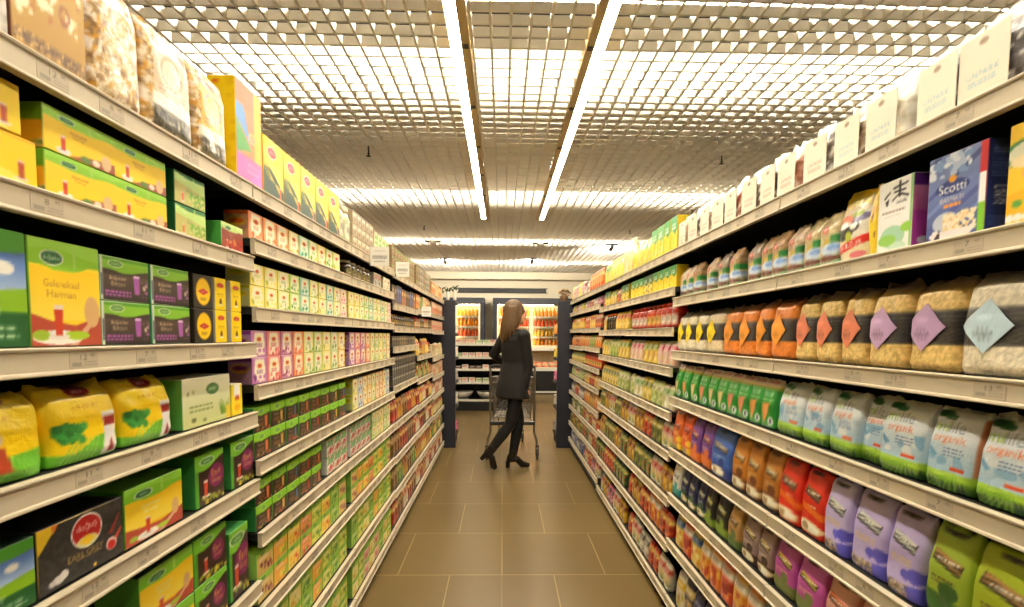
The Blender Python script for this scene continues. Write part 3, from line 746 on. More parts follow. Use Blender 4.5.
y0, y1 = Yl(38.5, z), Yl(124.5, z)
kt = K('tea_box', 'tea box', 'black', y1-y0-.002, .09, .108, eg, (46, 44, 44), (52, 52, 56), 64, 44)
place('L', y0, y1, z, kt, 5, label='black tea box with red and white oval and a red teapot', yaw=0)
w = Yl(183.5, z)-Yl(125.5, z)
gy = art_doga(w/.115, (252, 200, 24), 'Geleneksel|Harman', (240, 236, 200), fabric=True, n=160, top=(128, 200, 40))
kgy = K('tea_box', 'tea box', 'green and yellow tea box', w-.002, .09, .115, gy, (96, 170, 50), (110, 180, 50), 50, 40)
place('L', Yl(125.5, z), Yl(183.5, z), z, kgy, 5, label='green and yellow tea box beside the black teapot box', yaw=0)
def art_earl(asp, n=140):
    c = Cv(asp, (54, 30, 24), n); c.rect(.0, 0, .1, 1, (80, 160, 40)); c.above(lambda u: .72+.12*u*u-.05*np.sin(5*u), (120, 196, 44)); pill(c, .4, .86, .2, .065, 'doğadan', fill=(70, 140, 50))
    c.ell(.72, .5, .24, .24, (130, 30, 90)); c.text('Earl', .7, .56, .13, (232, 186, 60), .4); c.text('Grey', .72, .4, .13, (232, 186, 60), .4); tea_glass(c, .34, .32, .44, (214, 70, 36)); c.speck([(150, 160, 40), (210, 190, 50), (90, 60, 30)], .8, .07, .1, 0, 1, .16, 3); return c
ea = art_earl(.85); sde = Cv(.8, (60, 140, 70), 80); sde.rect(.2, .05, .5, .5, (200, 220, 190)); sde.rect(0, 0, .08, 1, (40, 110, 50))
for i, (a, b, cap) in enumerate(((194.5, 226, 'dark purple tea box with a gold title beside the green and yellow one, fifth shelf'), (227, 258, 'dark purple tea box with a gold title at the far end of the fifth shelf'))):
    y0, y1 = Yl(a, z), Yl(b, z)
    if i == 0: ke = K('tea_box', 'tea box', 'dark purple tea box', .118, .09, .132, ea, sde, (90, 160, 50), 36, 40)
    place('L', y0, y1, z, ke, 5, label=cap, yaw=0)

# ---- sixth shelf
z = LZ[5]
w = .17; kg2 = K('tea_box', 'tea box', 'g', w, .09, .115, art_doga(w/.115, (252, 200, 24), 'Geleneksel|Harman', (240, 236, 200), fabric=True, n=130, top=(120, 194, 40)), (90, 160, 50), (40, 90, 40), 40, 32)
yb = Yl(196, z)
for q, tr in ((0, 'lower'), (1, 'upper')): place('L', yb-w, yb-.002, z+q*.117, kg2, 6, label='%s green and yellow tea box of the pair near the floor corner of the picture' % tr, yaw=0, newcol=not q)
kl6 = K('tea_box', 'tea box', 'd', .135, .09, .115, art_earl(1.17), sde, (90, 160, 50), 34, 32)
for q, tr in ((0, 'lower'), (1, 'upper')): place('L', yb+.001, yb+.137, z+q*.117, kl6, 6, label='%s wide dark purple tea box stacked on the sixth tea shelf' % tr, yaw=0, newcol=not q)
ks6 = K('tea_box', 'tea box', 'd', .1, .09, .19, art_earl(.55), sde, (80, 170, 90), 26, 40)
place('L', yb+.145, yb+.247, z, ks6, 6, label='tall dark purple tea box with green lid standing on end, sixth tea shelf', yaw=.03)

# ------------------------------------------------------------------ second and third tea bays
def fill_row(side, y0, y1, z, shelf, kits, tiers=1, facings=1, gap=.003, rnd=None, skip=0.0):
    """a row of products from y0 to y1: kits taken in turn, each kept for some facings, stacked in tiers"""
    y = y0; i = 0; run = 0; r = rnd or random
    while True:
        kt = kits[i % len(kits)]
        if y+kt.w > y1: break
        if r.random() >= skip:
            for t in range(tiers):
                place(side, y, y+kt.w, z+t*(kt.h+.0012), kt, shelf, '' if tiers == 1 else ('lower', 'upper')[t] if tiers == 2 else ('lowest', 'middle', 'upper')[t], newcol=t == 0, tiers=tiers)
        y += kt.w+gap; run += 1
        if run >= facings: run = 0; i += 1
    return y
Z = SHELF[('L', 0)]
HALF = YL0+BAY
def both(y): return min(y, HALF-.012)
def segs(side, y0, y1, z, shelf, kits, tiers=1, facings=1, half=HALF, **kw):
    """a row that may cross the joint of two bays"""
    for a, b in ((y0, min(y1, half-.006)), (max(y0, half+.006), y1)):
        if b-a > .03: fill_row(side, a, b, z, shelf, kits, tiers, facings, **kw)

# top shelf: five tall yellow and dark green tea cartons, then jars and small packs
yl = Cv(.75, (26, 70, 46), 130); yl.grad(.5, 1, (244, 200, 10), (254, 226, 40)); yl.poly([(0, .62), (.55, .42), (1, .2), (1, .6), (.6, .56), (0, .86)], (252, 226, 90))
for i in range(6): yl.poly([(.0, .6-.05*i), (.85, .1+.03*i), (.87, .11+.03*i), (.0, .615-.05*i)], (220, 190, 60))
yl.poly([(0, 0), (.7, 0), (.3, .3), (0, .42)], (24, 64, 44)); yl.ell(.42, .78, .17, .11, (250, 240, 220)); yl.ell(.42, .78, .15, .08, (200, 30, 30)); yl.text('Lipton', .42, .78, .075, W_, .36)
tea_glass(yl, .84, .16, .32, (226, 96, 40)); yl.rect(.9, .3, 1, 1, (252, 214, 30))
w = .134
kyl = K('tea_carton', 'tea carton', 'tall yellow and dark green tea carton', w, .075, .18, yl, (246, 176, 20), (250, 214, 40), 34, 44)
y = Yl(263.5, Z[0])+.004
for i in range(5): place('L', y, y+w, Z[0], kyl, 1, yaw=0); y += w+.004
def jar(name, cat, look, r, h, body, lid, label=None, nu=10, lidh=.16, material='glass_jar', n=60, wd=None):
    c = Cv(1.0, body, n); c.speck([tuple(min(255, q+26) for q in body), tuple(max(0, q-30) for q in body)], .8, .1, seed=len(look))
    if label: c.rect(.12, .18, .88, .62, label); c.lines(.24, .76, .5, 2, tuple(max(0, q-120) for q in label), .03, .12); c.ell(.5, .28, .12, .07, tuple(max(0, q-70) for q in label))
    me = loft_mesh(name, h*(1-lidh), [(0, r*.9, r*.9, 2), (.06, r, r, 2.2), (.78, r, r, 2.2), (.92, r*.84, r*.84, 2), (1, r*.8, r*.8, 2)], c, body, nu, 10, material)
    lid = MB().lathe([(.0, h*(1-lidh)), (r*.88, h*(1-lidh)), (r*.88, h-.003), (r*.8, h), (0, h)], n=12).mesh('lid', LIDM(lid))
    return Kit(name, cat, look, me, 2*r, 2*r, h, (('lid', lid),))
_lm = {}
def LIDM(c):
    if c not in _lm: _lm[c] = mat('lid_%d_%d_%d' % c, c, .35, vary=.02)
    return _lm[c]
kj = jar('tea_jar', 'tea jar', 'green and white tea jar', .043, .17, (190, 196, 150), (236, 226, 200), (246, 240, 220), 12)
for i in range(2): place('L', y+.004, y+.09, Z[0], kj, 1); y += .09
def smallbox(name, cat, look, w, h, d, base, accent, spots, n=70, seed=1, top=None, nu=12, nv=12):
    c = Cv(w/h, base, n); c.speck(spots, .7, .09, seed=seed); c.rect(.15, .58, .85, .86, accent); c.lines(.22, .78, .72, 1, W_, .04); c.ell(.5, .3, .2, .16, spots[0])
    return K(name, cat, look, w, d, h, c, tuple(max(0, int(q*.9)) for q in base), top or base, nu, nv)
kst = smallbox('tea_tin', 'tea tin', 'small patterned beige tea tin', .072, .058, .07, (196, 176, 140), (226, 212, 184), [(120, 96, 66), (236, 220, 190), (156, 130, 96)], seed=4)
segs('L', y+.01, 2.78, Z[0], 1, [kst], 3)
kgt = smallbox('tea_box', 'tea box', 'pale tea box with green lid', .085, .16, .07, (220, 210, 176), (120, 180, 60), [(150, 190, 90), (240, 230, 200)], top=(110, 190, 60), nu=16, nv=20)
segs('L', 2.80, 3.2, Z[0], 1, [kgt])
# fruit teas
FT = {'peach': ((244, 168, 100), (236, 120, 40)), 'orange': ((240, 140, 80), (226, 90, 30)), 'apple': ((250, 214, 110), (180, 120, 40)), 'lemon': ((250, 232, 110), (190, 190, 40)), 'mint': ((170, 214, 190), (40, 150, 110)), 'camomile': ((236, 232, 140), (120, 170, 50)),
      'linden': ((200, 216, 120), (90, 150, 40)), 'rose': ((240, 170, 170), (206, 50, 70)), 'berry': ((196, 120, 180), (120, 40, 120)), 'cranberry': ((236, 130, 120), (190, 30, 40)), 'forest': ((206, 130, 170), (150, 30, 90)), 'ginger': ((244, 196, 120), (200, 130, 40)), 'sage': ((206, 222, 160), (100, 140, 60)), 'green': ((190, 220, 110), (70, 150, 40)), 'blue': ((190, 206, 226), (70, 100, 170)), 'honey': ((246, 200, 96), (210, 140, 20)), 'white': ((244, 238, 220), (180, 150, 80)), 'pink': ((246, 206, 196), (226, 110, 120))}
LK = {'peach': 'peach fruit', 'orange': 'orange fruit', 'apple': 'amber apple', 'lemon': 'yellow lemon', 'mint': 'teal mint', 'camomile': 'lime camomile', 'linden': 'olive linden', 'rose': 'rose pink', 'berry': 'violet berry', 'cranberry': 'red cranberry', 'forest': 'magenta berry', 'ginger': 'tan ginger', 'sage': 'pale sage', 'green': 'green', 'blue': 'pale blue', 'honey': 'honey gold', 'white': 'cream', 'pink': 'pale pink'}
_fk = {}
def fruit(k, w=.08, h=.078, res=18, sidetxt=False):
    key = (k, w, h)
    if key not in _fk:
        b, a = FT[k]
        s = Cv(.8, tuple(int(q*.5+255*.42) for q in a) if not sidetxt else (214, 206, 230), 60); s.ell(.5, .6, .3, .17, (250, 206, 30)); s.ell(.5, .62, .26, .11, a); s.rect(0, .86, 1, 1, a)
        _fk[key] = K('tea_box', 'tea box', LK[k]+' tea box', w, .07, h, art_fruit(b, a, w/h, 80, seed=len(k)+len(LK[k])), s, tuple(int(q*.6+90) for q in b), res, res)
    return _fk[key]
def frow(y0, y1, z, shelf, names, tiers, facings=1, w=.08, h=.078): segs('L', y0, y1, z, shelf, [fruit(q, w, h) for q in names], tiers, facings)
A0 = YL0+.008; A1 = 3.205
frow(A0, 2.24, Z[1], 2, ['orange', 'peach', 'peach', 'apple', 'mint', 'linden', 'apple', 'green', 'lemon'], 1, 1, .084, .096)
kdj = jar('coffee_jar', 'coffee jar', 'dark brown jar with pale lid', .04, .092, (70, 52, 36), (170, 160, 130), (150, 140, 100))
segs('L', 2.33, 2.75, Z[1], 2, [kdj]); kbb = smallbox('tea_box', 'tea box', 'grey and red tea box', .08, .085, .07, (180, 176, 160), (170, 60, 40), [(120, 120, 110), (220, 214, 196)], seed=2)
fill_row('L', 2.78, 2.98, Z[1], 2, [kbb]); frow(3.0, A1, Z[1], 2, ['white'], 1, 1, .084, .09)
frow(A0, A1, Z[2], 3, ['lemon', 'lemon', 'camomile', 'green', 'mint', 'camomile', 'lemon', 'mint', 'camomile', 'pink', 'pink', 'rose', 'white', 'apple', 'ginger', 'peach'], 2, 1, .084, .067)
frow(A0, A1, Z[3], 4, ['berry', 'cranberry', 'forest', 'orange', 'camomile', 'linden', 'lemon', 'sage', 'apple', 'honey', 'white', 'rose', 'pink'], 2, 1, .09, .082)
def dark_doga(look, glass, n=110, w=.102, h=.084, seed=1):
    c = Cv(w/h, (58, 42, 32), n); c.rect(0, 0, .1, 1, (40, 30, 26)); c.above(lambda u: .62+.16*np.abs(u-.45), (140, 204, 44)); c.ell(.45, .82, .26, .13, (170, 222, 90)); c.ell(.45, .82, .18, .08, (76, 150, 50)); c.text('doğadan', .45, .82, .08, W_, .28)
    c.text('Form', .38, .5, .13, (226, 200, 150), .34); c.lines(.18, .6, .32, 2, (200, 120, 60), .02, .08); c.poly([(.66, .6), (.84, .6), (.82, .16), (.68, .16)], glass); c.speck([(200, 90, 40), (170, 150, 60), (90, 70, 50)], .7, .09, .1, 0, 1, .16, seed); return K('tea_box', 'tea box', look, w, .075, h, c, (60, 150, 80), (112, 180, 50), 24, 22)
D1 = dark_doga('dark tea box with orange glass', (226, 120, 60), seed=1); D2 = dark_doga('dark tea box with golden glass', (226, 180, 80), seed=2); D3 = dark_doga('dark tea box with blue glass', (90, 120, 150), seed=3); D4 = dark_doga('dark tea box with red glass', (190, 60, 40), seed=4)
segs('L', A0, 2.36, Z[4], 5, [D1, D2, D3, D1, D4], 2); frow(2.37, A1, Z[4], 5, ['lemon', 'blue', 'apple', 'honey', 'camomile', 'ginger', 'peach'], 2, 1, .082, .082)
D5 = [dark_doga(q.look, g, h=.076, seed=i+5) for i, (q, g) in enumerate(((D1, (226, 120, 60)), (D2, (226, 180, 80)), (D3, (80, 110, 150)), (D4, (190, 60, 40))))]
segs('L', A0, 2.0, Z[5], 6, D5, 2)
kw = smallbox('tea_box', 'tea box', 'white tea box with green top', .085, .074, .07, (240, 236, 224), (60, 150, 60), [(200, 50, 50), (230, 226, 214), (90, 160, 70)], top=(90, 170, 70))
segs('L', 2.01, 2.7, Z[5], 6, [kw], 2); frow(2.71, A1, Z[5], 6, ['green', 'camomile', 'lemon'], 2, 1, .085, .074)
def art_fresh(w, h, base, spots, n=90, seed=1):
    c = Cv(w/h, base, n); c.above(lambda u: .8+.06*np.sin(6*u), (146, 200, 60)); c.ell(.35, .88, .18, .08, (60, 140, 50)); c.text('doğadan', .35, .88, .06, W_, .24); c.speck(spots, .8, .16, .1, .06, .95, .5, seed); c.lines(.15, .7, .66, 1, W_, .025); return c
def fresh(look, base, spots, w=.1, h=.078, seed=1): return K('tea_box', 'tea box', look, w, .075, h, art_fresh(w, h, base, spots, seed=seed), (150, 200, 90), (150, 206, 70), 20, 18)
FR = [fresh('yellow fruit tea box', (250, 220, 90), [(226, 120, 30), (250, 180, 40), (220, 60, 40)], seed=1), fresh('orange fruit tea box', (248, 180, 70), [(236, 90, 30), (250, 220, 80), (150, 190, 50)], seed=2), fresh('plum fruit tea box', (226, 196, 110), [(130, 40, 70), (180, 60, 90), (230, 180, 60)], seed=3), fresh('red fruit tea box', (240, 150, 90), [(206, 40, 40), (250, 190, 70), (120, 160, 40)], seed=4),
      fresh('lime herbal tea box', (214, 222, 90), [(110, 160, 40), (240, 230, 110), (70, 130, 40)], seed=5), fresh('green herbal tea box', (170, 204, 80), [(70, 140, 40), (220, 226, 120), (100, 170, 60)], seed=6), fresh('pale yellow herbal tea box', (244, 232, 140), [(170, 190, 60), (250, 240, 190), (226, 180, 50)], seed=7), fresh('pink herbal tea box', (238, 190, 170), [(220, 90, 110), (250, 230, 200), (140, 170, 60)], seed=8)]
segs('L', A0, A1, Z[6], 7, [FR[2], FR[1], FR[0], FR[3], FR[4], FR[0], FR[5]], 2)
segs('L', A0, A1, Z[7], 8, [FR[5], FR[4], FR[6], FR[5], FR[1], FR[4]], 2)
segs('L', A0, A1, Z[8], 9, [FR[6], FR[4], FR[7], FR[6], FR[7], FR[5]], 2)

# ---- third, fourth and fifth bays of the tea side
def pouch(look, w, h, base, band, art, seed=1, d=.055, n=64, nu=9, nv=10, name='food_pouch', cat='pouch', mt='film', wr=.0016, gusset=None):
    t_ = look.split(' ')
    for q_ in ('macaroni', 'pasta', 'noodle', 'soup', 'snack', 'tomato'):
        if q_ in t_: name, cat = ('pasta' if q_ == 'macaroni' else q_)+'_pouch', ('pasta' if q_ == 'macaroni' else q_)+' pouch'
    c = Cv(w/h, base, n); c.rect(0, .62, 1, .82, band); c.speck(art, .8, .14, .05, .08, .95, .55, seed); c.lines(.2, .8, .72, 1, W_ if sum(band) < 560 else (90, 60, 40), .025); c.rect(0, .95, 1, 1, tuple(max(0, q-40) for q in base))
    me = loft_mesh(name, h, [(0, w*.48, d*.45, 5), (.1, w*.495, d*.5, 4.6), (.6, w*.495, d*.46, 4.4), (.9, w*.485, d*.24, 4), (1, w*.475, .004, 3.6)], c, gusset or base, nu, nv, mt, wr, seed)
    return Kit(name, cat, look, me, w, d, h)
CO = [smallbox('coffee_pack', 'coffee pack', 'dark brown coffee pack', .075, .12, .06, (60, 40, 28), (150, 120, 70), [(110, 80, 50), (40, 26, 20)], seed=3), smallbox('coffee_pack', 'coffee pack', 'black and blue coffee pack', .075, .13, .06, (34, 34, 44), (70, 110, 190), [(60, 90, 160), (160, 90, 50)], seed=5),
      smallbox('coffee_pack', 'coffee pack', 'copper coffee pack', .075, .12, .06, (150, 84, 44), (226, 180, 90), [(190, 120, 60), (90, 50, 30)], seed=6)]
JR = [jar('coffee_jar', 'coffee jar', 'brown coffee jar with gold lid', .036, .098, (66, 46, 30), (176, 140, 70), (196, 176, 120)), jar('coffee_jar', 'coffee jar', 'dark coffee jar with black lid', .036, .098, (50, 38, 28), (50, 44, 40), (170, 160, 130)), jar('spread_jar', 'spread jar', 'amber jar with red lid', .036, .1, (170, 100, 40), (170, 40, 30), (240, 220, 180))]
SM = [smallbox('spice_box', 'spice box', 'dark grey small box', .058, .07, .05, (74, 70, 62), (150, 146, 126), [(110, 104, 90), (50, 46, 40)], seed=3), smallbox('spice_box', 'spice box', 'olive grey small box', .058, .07, .05, (112, 104, 80), (190, 180, 140), [(150, 140, 110), (70, 64, 50)], seed=4)]
CR = [smallbox('biscuit_box', 'biscuit box', 'orange biscuit box', .085, .13, .06, (226, 140, 60), (250, 220, 160), [(190, 90, 40), (246, 200, 120)], seed=2), smallbox('biscuit_box', 'biscuit box', 'salmon biscuit box', .085, .13, .06, (222, 160, 120), (246, 226, 200), [(200, 110, 90), (240, 200, 170)], seed=6), smallbox('biscuit_box', 'biscuit box', 'cream biscuit box', .085, .13, .06, (236, 222, 180), (190, 150, 90), [(226, 196, 130), (200, 170, 120)], seed=8)]
PO = [pouch('red snack pouch', .085, .14, (176, 40, 40), (236, 200, 90), [(226, 120, 60), (120, 20, 30)], 1), pouch('gold snack pouch', .085, .14, (214, 160, 60), (140, 60, 40), [(246, 206, 110), (170, 110, 40)], 2), pouch('brown snack pouch', .085, .14, (120, 84, 50), (226, 196, 140), [(170, 120, 70), (70, 46, 30)], 3), pouch('cream snack pouch', .085, .14, (240, 228, 196), (220, 110, 60), [(226, 190, 120), (250, 244, 224)], 4), pouch('yellow snack pouch', .085, .14, (246, 214, 70), (190, 50, 40), [(250, 236, 150), (220, 150, 50)], 5), pouch('green snack pouch', .085, .14, (96, 140, 60), (236, 226, 140), [(150, 190, 90), (60, 96, 40)], 6)]
def rowsL(k, rows):
    y0 = YL0+k*BAY+.01; y1 = y0+BAY-.02; zs = SHELF[('L', k)]
    for i, (kits, tiers, fc) in enumerate(rows):
        if kits: fill_row('L', y0, y1, zs[i], i+1, kits, tiers, fc)
GB = [smallbox('biscuit_box', 'biscuit box', 'brown and green low box', .088, .056, .07, (150, 120, 80), (100, 140, 60), [(196, 160, 110), (110, 84, 56)], seed=3), smallbox('biscuit_box', 'biscuit box', 'blue grey low box', .088, .056, .07, (120, 134, 140), (200, 190, 160), [(150, 110, 70), (180, 180, 170)], seed=7)]
rowsL(2, [([GB[0]], 3, 2), ([CO[0], CO[1], CO[2]], 1, 2), ([JR[0], JR[1]], 1, 3), ([SM[0], SM[1]], 1, 4), ([SM[0]], 3, 3), ([PO[0], PO[1], PO[2]], 1, 2), ([PO[2], PO[0]], 1, 3), ([PO[2], PO[5], PO[1]], 1, 2), ([PO[0], PO[2], PO[3]], 1, 2)])
rowsL(3, [([GB[0], GB[1]], 3, 2), ([CR[0], PO[5], CR[2]], 1, 2), ([JR[2], JR[0]], 1, 3), ([PO[4], JR[2], PO[1]], 1, 2), ([JR[2], PO[5], PO[1]], 1, 1), ([PO[0], PO[4], PO[3]], 1, 2), ([PO[3], PO[0], PO[2]], 1, 2), ([PO[1], PO[4]], 1, 3), ([PO[3], PO[0], PO[1]], 1, 2)])
rowsL(4, [([CR[0], CR[2]], 1, 3), ([CR[1], CR[0]], 1, 3), ([CR[1]], 1, 2), ([CR[2], PO[3]], 1, 3), ([CR[1], CR[2]], 1, 3), ([PO[3], CR[1]], 1, 3), ([PO[4], PO[3]], 1, 2), ([PO[5], PO[4]], 1, 2), ([PO[3], PO[0]], 1, 2)])
# shelf-edge cards
for px0, px1, py0, py1, Yc, cap in ((372, 391, 247, 266, 2.62, 'clipped to the top shelf of the second tea-side bay'), (396.5, 410, 262, 277, 3.24, 'clipped to the top shelf of the third tea-side bay'), (423.5, 433, 306.5, 316.5, 4.25, 'clipped to the second shelf of the fourth tea-side bay')):
    a, b = at(px0, py0, Yc), at(px1, py1, Yc)
    x0 = XL+.002; wdt = min(.12, abs(b.x-a.x)); z1 = a.z; z0 = b.z
    o = empty('shelf_card', (x0, Yc, z0)); tag(o, 'small white price card ' + cap, 'price card', 'white shelf-edge price cards')
    c = Cv(1, (246, 242, 232), 60); c.lines(.12, .88, .52, 2, (120, 114, 106), .035, .1); c.lines(.2, .8, .8, 1, (170, 164, 156), .02); c.lines(.2, .8, .24, 1, (170, 164, 156), .02)
    me = carton_mesh('card', wdt, .002, z1-z0, c, (230, 226, 216), (230, 226, 216), 24, 20, .0003, 'card')
    obj('card', me, o, (wdt/2+.004, 0, 0))
    MB().box(-.002, .02, .001, .003, .0, .02).build('clip', 'dsteel', o)

# ------------------------------------------------------------------ grain side, first two bays
RZ = SHELF[('R', 0)]
# top shelf: white card-fronted bags of pulses in clear film
def whitebag(i, y, content, ink, w=.1, h=.118, film=(226, 216, 196)):
    f = Cv(1, content, 60); f.speck([tuple(min(255, q+30) for q in content), tuple(max(0, q-30) for q in content), (236, 230, 214)], 1.0, .07, seed=i); f.grad(.82, 1, film, (248, 244, 232))
    me = loft_mesh('dried_fruit_bag', h*1.22, [(0, w*.5, .03, 3.6), (.1, w*.53, .038, 3.2), (.6, w*.52, .034, 3.0), (.8, w*.5, .018, 2.6), (.9, w*.52, .01, 2.4), (1, w*.5, .004, 2.2)], f, content, 22, 20, 'film', .003, i)
    c = Cv(w*.9/(h*.93), (240, 230, 208), 120); c.ell(.5, .87, .085, .055, (186, 164, 136)); c.lines(.43, .57, .87, 1, (150, 126, 100), .01)
    c.text('UNPARK', .5, .38, .1, ink, .66); c.lines(.2, .8, .27, 2, ink, .01, .05); c.rect(.05, .1, .95, .105, (226, 214, 190))
    me2 = carton_mesh('paper_front', w*.9, .0016, h*.93, c, (240, 232, 214), (240, 232, 214), 36, 40, .0004, 'card')
    me2.transform(Matrix.Translation((random.uniform(-.012, .0), -.0395, .004)))
    return Kit('dried_fruit_bag', 'bag', '', me, w*1.04, .078, h*1.22, (('paper_front', me2, 'white paper front with a round window'),))
cx = [987, 936, 883, 848, 814, 787, 768, 750, 731, 717, 705, 693, 682]
cont = [(66, 58, 56), (64, 54, 52), (226, 214, 190), (150, 120, 90), (96, 84, 72), (170, 110, 80), (90, 70, 56), (120, 96, 76), (160, 90, 60), (80, 60, 50), (150, 120, 96), (90, 70, 60), (190, 150, 120)]
for i, px in enumerate(cx):
    y = Yr(px, RZ[0]); ink = (150, 190, 200) if i < 4 else (214, 150, 130)
    kt = whitebag(i, y, cont[i], ink)
    look = 'white paper-fronted bag of %s contents' % ('dark' if sum(cont[i]) < 280 else 'pale' if sum(cont[i]) > 500 else 'brown')
    kt.look = look
    place('R', y-kt.w/2, y+kt.w/2, RZ[0], kt, 1, yaw=random.uniform(-.05, .05))

# second shelf
z = RZ[1]
yw = Cv(.72, (252, 206, 40), 130); yw.poly([(0, .3), (1, .5), (1, 0), (0, 0)], (250, 190, 20)); yw.ell(.2, .7, .2, .14, (30, 120, 50)); yw.ell(.22, .7, .17, .11, (240, 240, 210)); yw.ell(.6, .5, .3, .12, (244, 170, 110)); yw.ell(.4, .62, .28, .08, (250, 230, 180))
yw.ell(.14, .2, .05, .04, (90, 160, 60)); 
for i in range(9): yw.ell(.05+.11*i, .06, .04, .045, W_)
ya, yb = Yr(1003.5, z)-.125, Yr(1003.5, z)
kt = K('grain_box', 'grain box', 'y', .124, .05, .172, yw, (244, 190, 20), (250, 200, 30), 40, 44)
place('R', ya, yb, z, kt, 2, label='yellow grain carton with a green oval, nearest end of the second grain shelf', yaw=0)
sc = Cv(.73, (90, 110, 176), 200); sc.grad(0, 1, (64, 80, 140), (130, 150, 206))
for i in range(6): sc.poly([(-.2, .1+.2*i-.3), (1, .62+.2*i-.3), (1, .70+.2*i-.3), (-.2, .16+.2*i-.3)], ((110, 130, 190), (70, 84, 150))[i % 2])
sc.speck([(190, 206, 232), (230, 238, 248), (130, 160, 210)], .9, .07, .0, .74, .86, 1, 6)
sc.ell(.44, .60, .22, .09, (36, 52, 120)); sc.text('Scotti', .44, .60, .11, W_, .5); sc.ell(.44, .7, .05, .04, (244, 170, 40)); sc.text('BASMATI', .44, .46, .055, (230, 206, 180), .5); sc.lines(.3, .6, .39, 1, (240, 150, 60), .018)
sc.ell(.35, .2, .17, .12, (190, 196, 214)); sc.speck([(244, 222, 176), (232, 200, 140), (250, 236, 206)], 1.6, .035, .3, .06, .88, .3, 3); sc.poly([(.1, .1), (.9, .1), (.75, 0), (.25, 0)], (236, 230, 226)); sc.speck([(60, 40, 40), (240, 230, 230)], .8, .05, 0, 0, .26, .12, 2)
sc.rect(.9, .66, 1, 1, (222, 40, 44)); sc.rect(.9, .33, 1, .66, (246, 246, 244)); sc.rect(.9, 0, 1, .33, (130, 200, 40))
ss = Cv(.34, (26, 46, 112), 160); ss.lines(.15, .85, .92, 3, (110, 130, 190), .008, .03, 2); ss.lines(.12, .9, .78, 6, (80, 104, 170), .008, .035, 3); ss.text('BASMATI', .5, .4, .18, (210, 220, 240), .62, 0, PI/2); ss.lines(.1, .9, .16, 4, (90, 110, 180), .008, .03, 4)
y0, y1 = Yr(983.5, z), Yr(925, z)
kt = K('rice_box', 'rice box', 'b', y1-y0, .055, .16, sc, ss, (30, 50, 120), 56, 66, snu=20)
place('R', y0, y1, z, kt, 2, label='blue rice carton with tricolour edge and a bowl of rice', yaw=0)
wb = Cv(.55, (246, 244, 236), 180); wb.rect(.94, 0, 1, 1, (150, 200, 130))
for pts in (([(.16, .78), (.34, .86), (.36, .84), (.18, .75)]), ([(.2, .72), (.32, .76), (.28, .66), (.24, .66)]), ([(.42, .9), (.86, .93), (.86, .9), (.42, .87)]), ([(.6, .97), (.66, .97), (.66, .74), (.6, .74)]), ([(.45, .84), (.8, .84), (.8, .81), (.45, .81)]), ([(.6, .8), (.4, .72), (.42, .70), (.62, .78)]), ([(.66, .8), (.9, .74), (.88, .71), (.65, .77)])): wb.poly(pts, (24, 22, 22))
wb.text('oishi', .7, .68, .06, (40, 36, 36), .4, .2); wb.lines(.12, .8, .56, 1, (150, 120, 110), .01); wb.lines(.2, .7, .5, 1, (200, 196, 190), .008)
wb.ell(.45, .2, .2, .16, (170, 214, 180)); wb.ell(.3, .16, .15, .08, (150, 206, 90)); wb.ell(.88, .3, .1, .07, (150, 206, 70)); wb.ell(.62, .03, .14, .09, (200, 226, 200)); wb.rect(0, 0, 1, .02, (246, 244, 236))
ws = Cv(.32, (176, 60, 150), 120); ws.rect(0, .84, 1, 1, (90, 30, 120)); ws.grad(.5, .84, (190, 90, 150), (226, 140, 180)); ws.poly([(.6, 0), (1, 0), (1, .75)], (236, 170, 110)); ws.ell(.5, .1, .1, .05, (230, 220, 230))
y0, y1 = Yr(910.5, z), Yr(876, z)
kt = K('rice_box', 'rice box', 'w', y1-y0, .055, .152, wb, ws, (240, 240, 236), 40, 56, snu=16)
place('R', y0, y1, z, kt, 2, label='slim white rice carton with green circles and purple side', yaw=0)
yg = Cv(.5, (250, 220, 60), 110); yg.ell(.5, .55, .06, .06, (120, 60, 30)); yg.ell(.7, .3, .04, .04, (150, 90, 40)); yg.grad(.8, 1, (240, 196, 30), (252, 230, 90)); yg.lines(.2, .8, .68, 2, (220, 150, 40), .012, .05)
y0 = Yr(875.5, z)
me = loft_mesh('corn_bag', .16, [(0, .015, .022, 3), (.5, .0165, .026, 3), (.85, .015, .016, 2.6), (1, .016, .004, 2.4)], yg, (240, 200, 60), 20, 22, 'film', .002, 4)
place('R', y0, y0+.034, z, Kit('corn_bag', 'bag', 'yellow', me, .034, .052, .16), 2, label='tall narrow yellow bag between the white rice carton and the red-banner bag', yaw=0)
pb = Cv(.62, (240, 226, 186), 160); pb.grad(.78, 1, (246, 220, 90), (252, 214, 30)); pb.speck([(226, 200, 140), (250, 240, 214)], .9, .05, 0, .7, 1, .9, 2); pb.rect(.0, .34, 1, .7, (246, 240, 226))
pb.ell(.36, .6, .17, .1, (230, 100, 40)); pb.ell(.28, .44, .2, .12, (24, 22, 22)); pb.ell(.6, .5, .1, .08, (30, 28, 28)); pb.ell(.6, .5, .06, .05, W_); pb.ell(.75, .62, .14, .06, (110, 100, 150)); pb.ell(.62, .68, .12, .05, (170, 200, 60)); pb.ell(.46, .36, .06, .08, (190, 200, 60)); pb.ell(.3, .54, .08, .06, (246, 240, 230))
pb.poly([(0, .1), (1, .25), (1, .37), (0, .22)], (222, 44, 36)); pb.text('BULGUR', .5, .235, .075, W_, .66, 0, .09); pb.ell(.7, .08, .14, .05, (230, 120, 130))
y0, y1 = Yr(865, z), Yr(832, z); w = y1-y0
me = loft_mesh('bulgur_bag', .162, [(0, w*.48, .028, 3), (.5, w*.5, .034, 2.8), (.85, w*.44, .016, 2.6), (1, w*.48, .004, 2.4)], pb, (226, 216, 230), 40, 44, 'film', .0022, 5)
